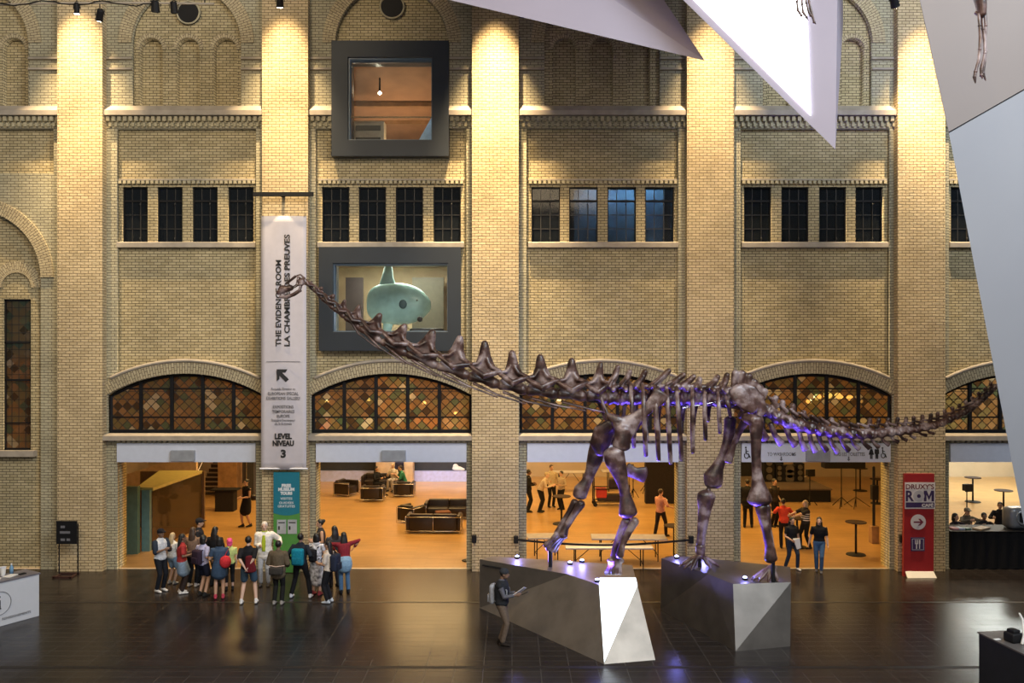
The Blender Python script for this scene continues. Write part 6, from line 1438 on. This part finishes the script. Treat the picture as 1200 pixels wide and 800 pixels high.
b = MB(); b.ell(c+V((.18,-.27,-.02)), (.13,.03,.15), 12); b.build('pectoral_fin', mat('fin_dark', (.06,.12,.14), .5), t, smooth=True)
b = MB(); b.ell(c+V((.62,-.17,.10)), (.045,.03,.045), 10); b.build('eye', M['ink'], t, smooth=True)
b = MB(); b.tube([c+V((-.33,0,1.1)), V((c.x-.33, 28.0, 9.6))], .012, 6); b.build('wire', M['black'], t)
b = MB(); a_ = P(405, 325, 29.5); e_ = P(425, 370, 29.5); b.box((a_.x, 29.5, 6.5), (e_.x, 29.7, a_.z)); tag(b.build('exhibit_case', mat('brown_panel', (.06, .045, .045), .5)), 'tall dark brown panel in the gallery beside the sunfish', 'panel')
b = MB(); a_ = P(483, 325, 30); b.box((a_.x, 30, 6.5), (a_.x+1.1, 30.3, a_.z)); tag(b.build('exhibit_case', mat('olive_panel', (.10, .09, .06), .5)), 'dark olive display case in the gallery ahead of the sunfish nose', 'panel')
t = empty('strip_lamp', P(459, 310.5, 28.3), 0, 'long white strip lamp above the sunfish', 'lamp'); c = P(459, 311, 28.3); b = MB(); b.box((c.x-.55, 28.25, c.z-.02), (c.x+.55, 28.35, c.z+.02)); b.build('tube', M['lamp'], t); b = MB(); b.box((c.x-.58, 28.22, c.z+.02), (c.x+.58, 28.38, c.z+.07)); b.build('housing', M['paper'], t)
b = MB(); c = P(500, 385, 27.4); b.cbox(V((c.x, 27.4, 6.9)), (1.1, .6, .9), .2, .1); b.ell(P(492, 374, 27.2), (.10, .08, .10), 10); tag(b.build('dark_mount', M['leather'], remesh=.03), 'dark lumpy mount below the sunfish belly', 'mount')
# upper gallery: white case, ceiling spots and a pale slanting panel
t = empty('white_cabinet', P(436, 160, 29), 0, 'white cabinet with dark slots in the tall square window', 'cabinet'); a_, b_ = P(400, 175, 29), P(450, 142, 29)
b = MB(); b.box((a_.x, 29, 12.4), (b_.x, 29.5, b_.z)); b.build('body', mat('cream_case', (.55, .50, .40), .5), t)
b = MB()
for (xa, xb, ya, yb) in ((417, 446, 147, 153), (404, 415, 147.5, 153.5), (417, 446, 161, 167), (404, 415, 162, 168)):
    p, q = P(xa, yb, 28.99), P(xb, ya, 28.99); b.box((p.x, 28.97, p.z), (q.x, 29.02, q.z))
b.build('slot', M['ink'], t)
for k, (px, py) in enumerate(((445, 109), (503, 87))):
    c = P(px, py, 28.5); t = empty('ceiling_spot', c, 0, ['small bright spot in the middle of the tall square window', 'small bright spot high in the tall square window corner'][k], 'lamp'); b = MB(); b.ell(c, (.055,.055,.055), 12); b.build('bulb', M['lamp'], t, smooth=True); b = MB(); b.cyl(c+V((0,0,.04)), V((c.x, c.y, 15.75)), .03, 10); b.build('stem', M['black'], t)
t = empty('slanted_panel', P(505, 165, 26.9), 0, 'pale blue slanting panel in the corner of the tall square window', 'panel'); b = MB(); b.prism([P(483, 178, 27.0), P(530, 178, 27.0), P(530, 94, 27.0)], (0, .25, 0)); b.build('body', mat('pale_blue_panel', (.5, .66, .85), .5), t); area((-3.0, 26.65, 14.9), (-2.6, 27.0, 13.4), .3, .2, 10, (.75, .88, 1.0), 'panel_fill')  # small area light is added to brighten the pale panel
for k, (z, y) in enumerate(((14.9, 31), (15.2, 29.8))):
    b = MB(); b.box((-6.4, y, z-.05), (-.8, y+.12, z+.1)); b.build('trim_%d' % (30+k), M['wood_brown'], kind='structure')
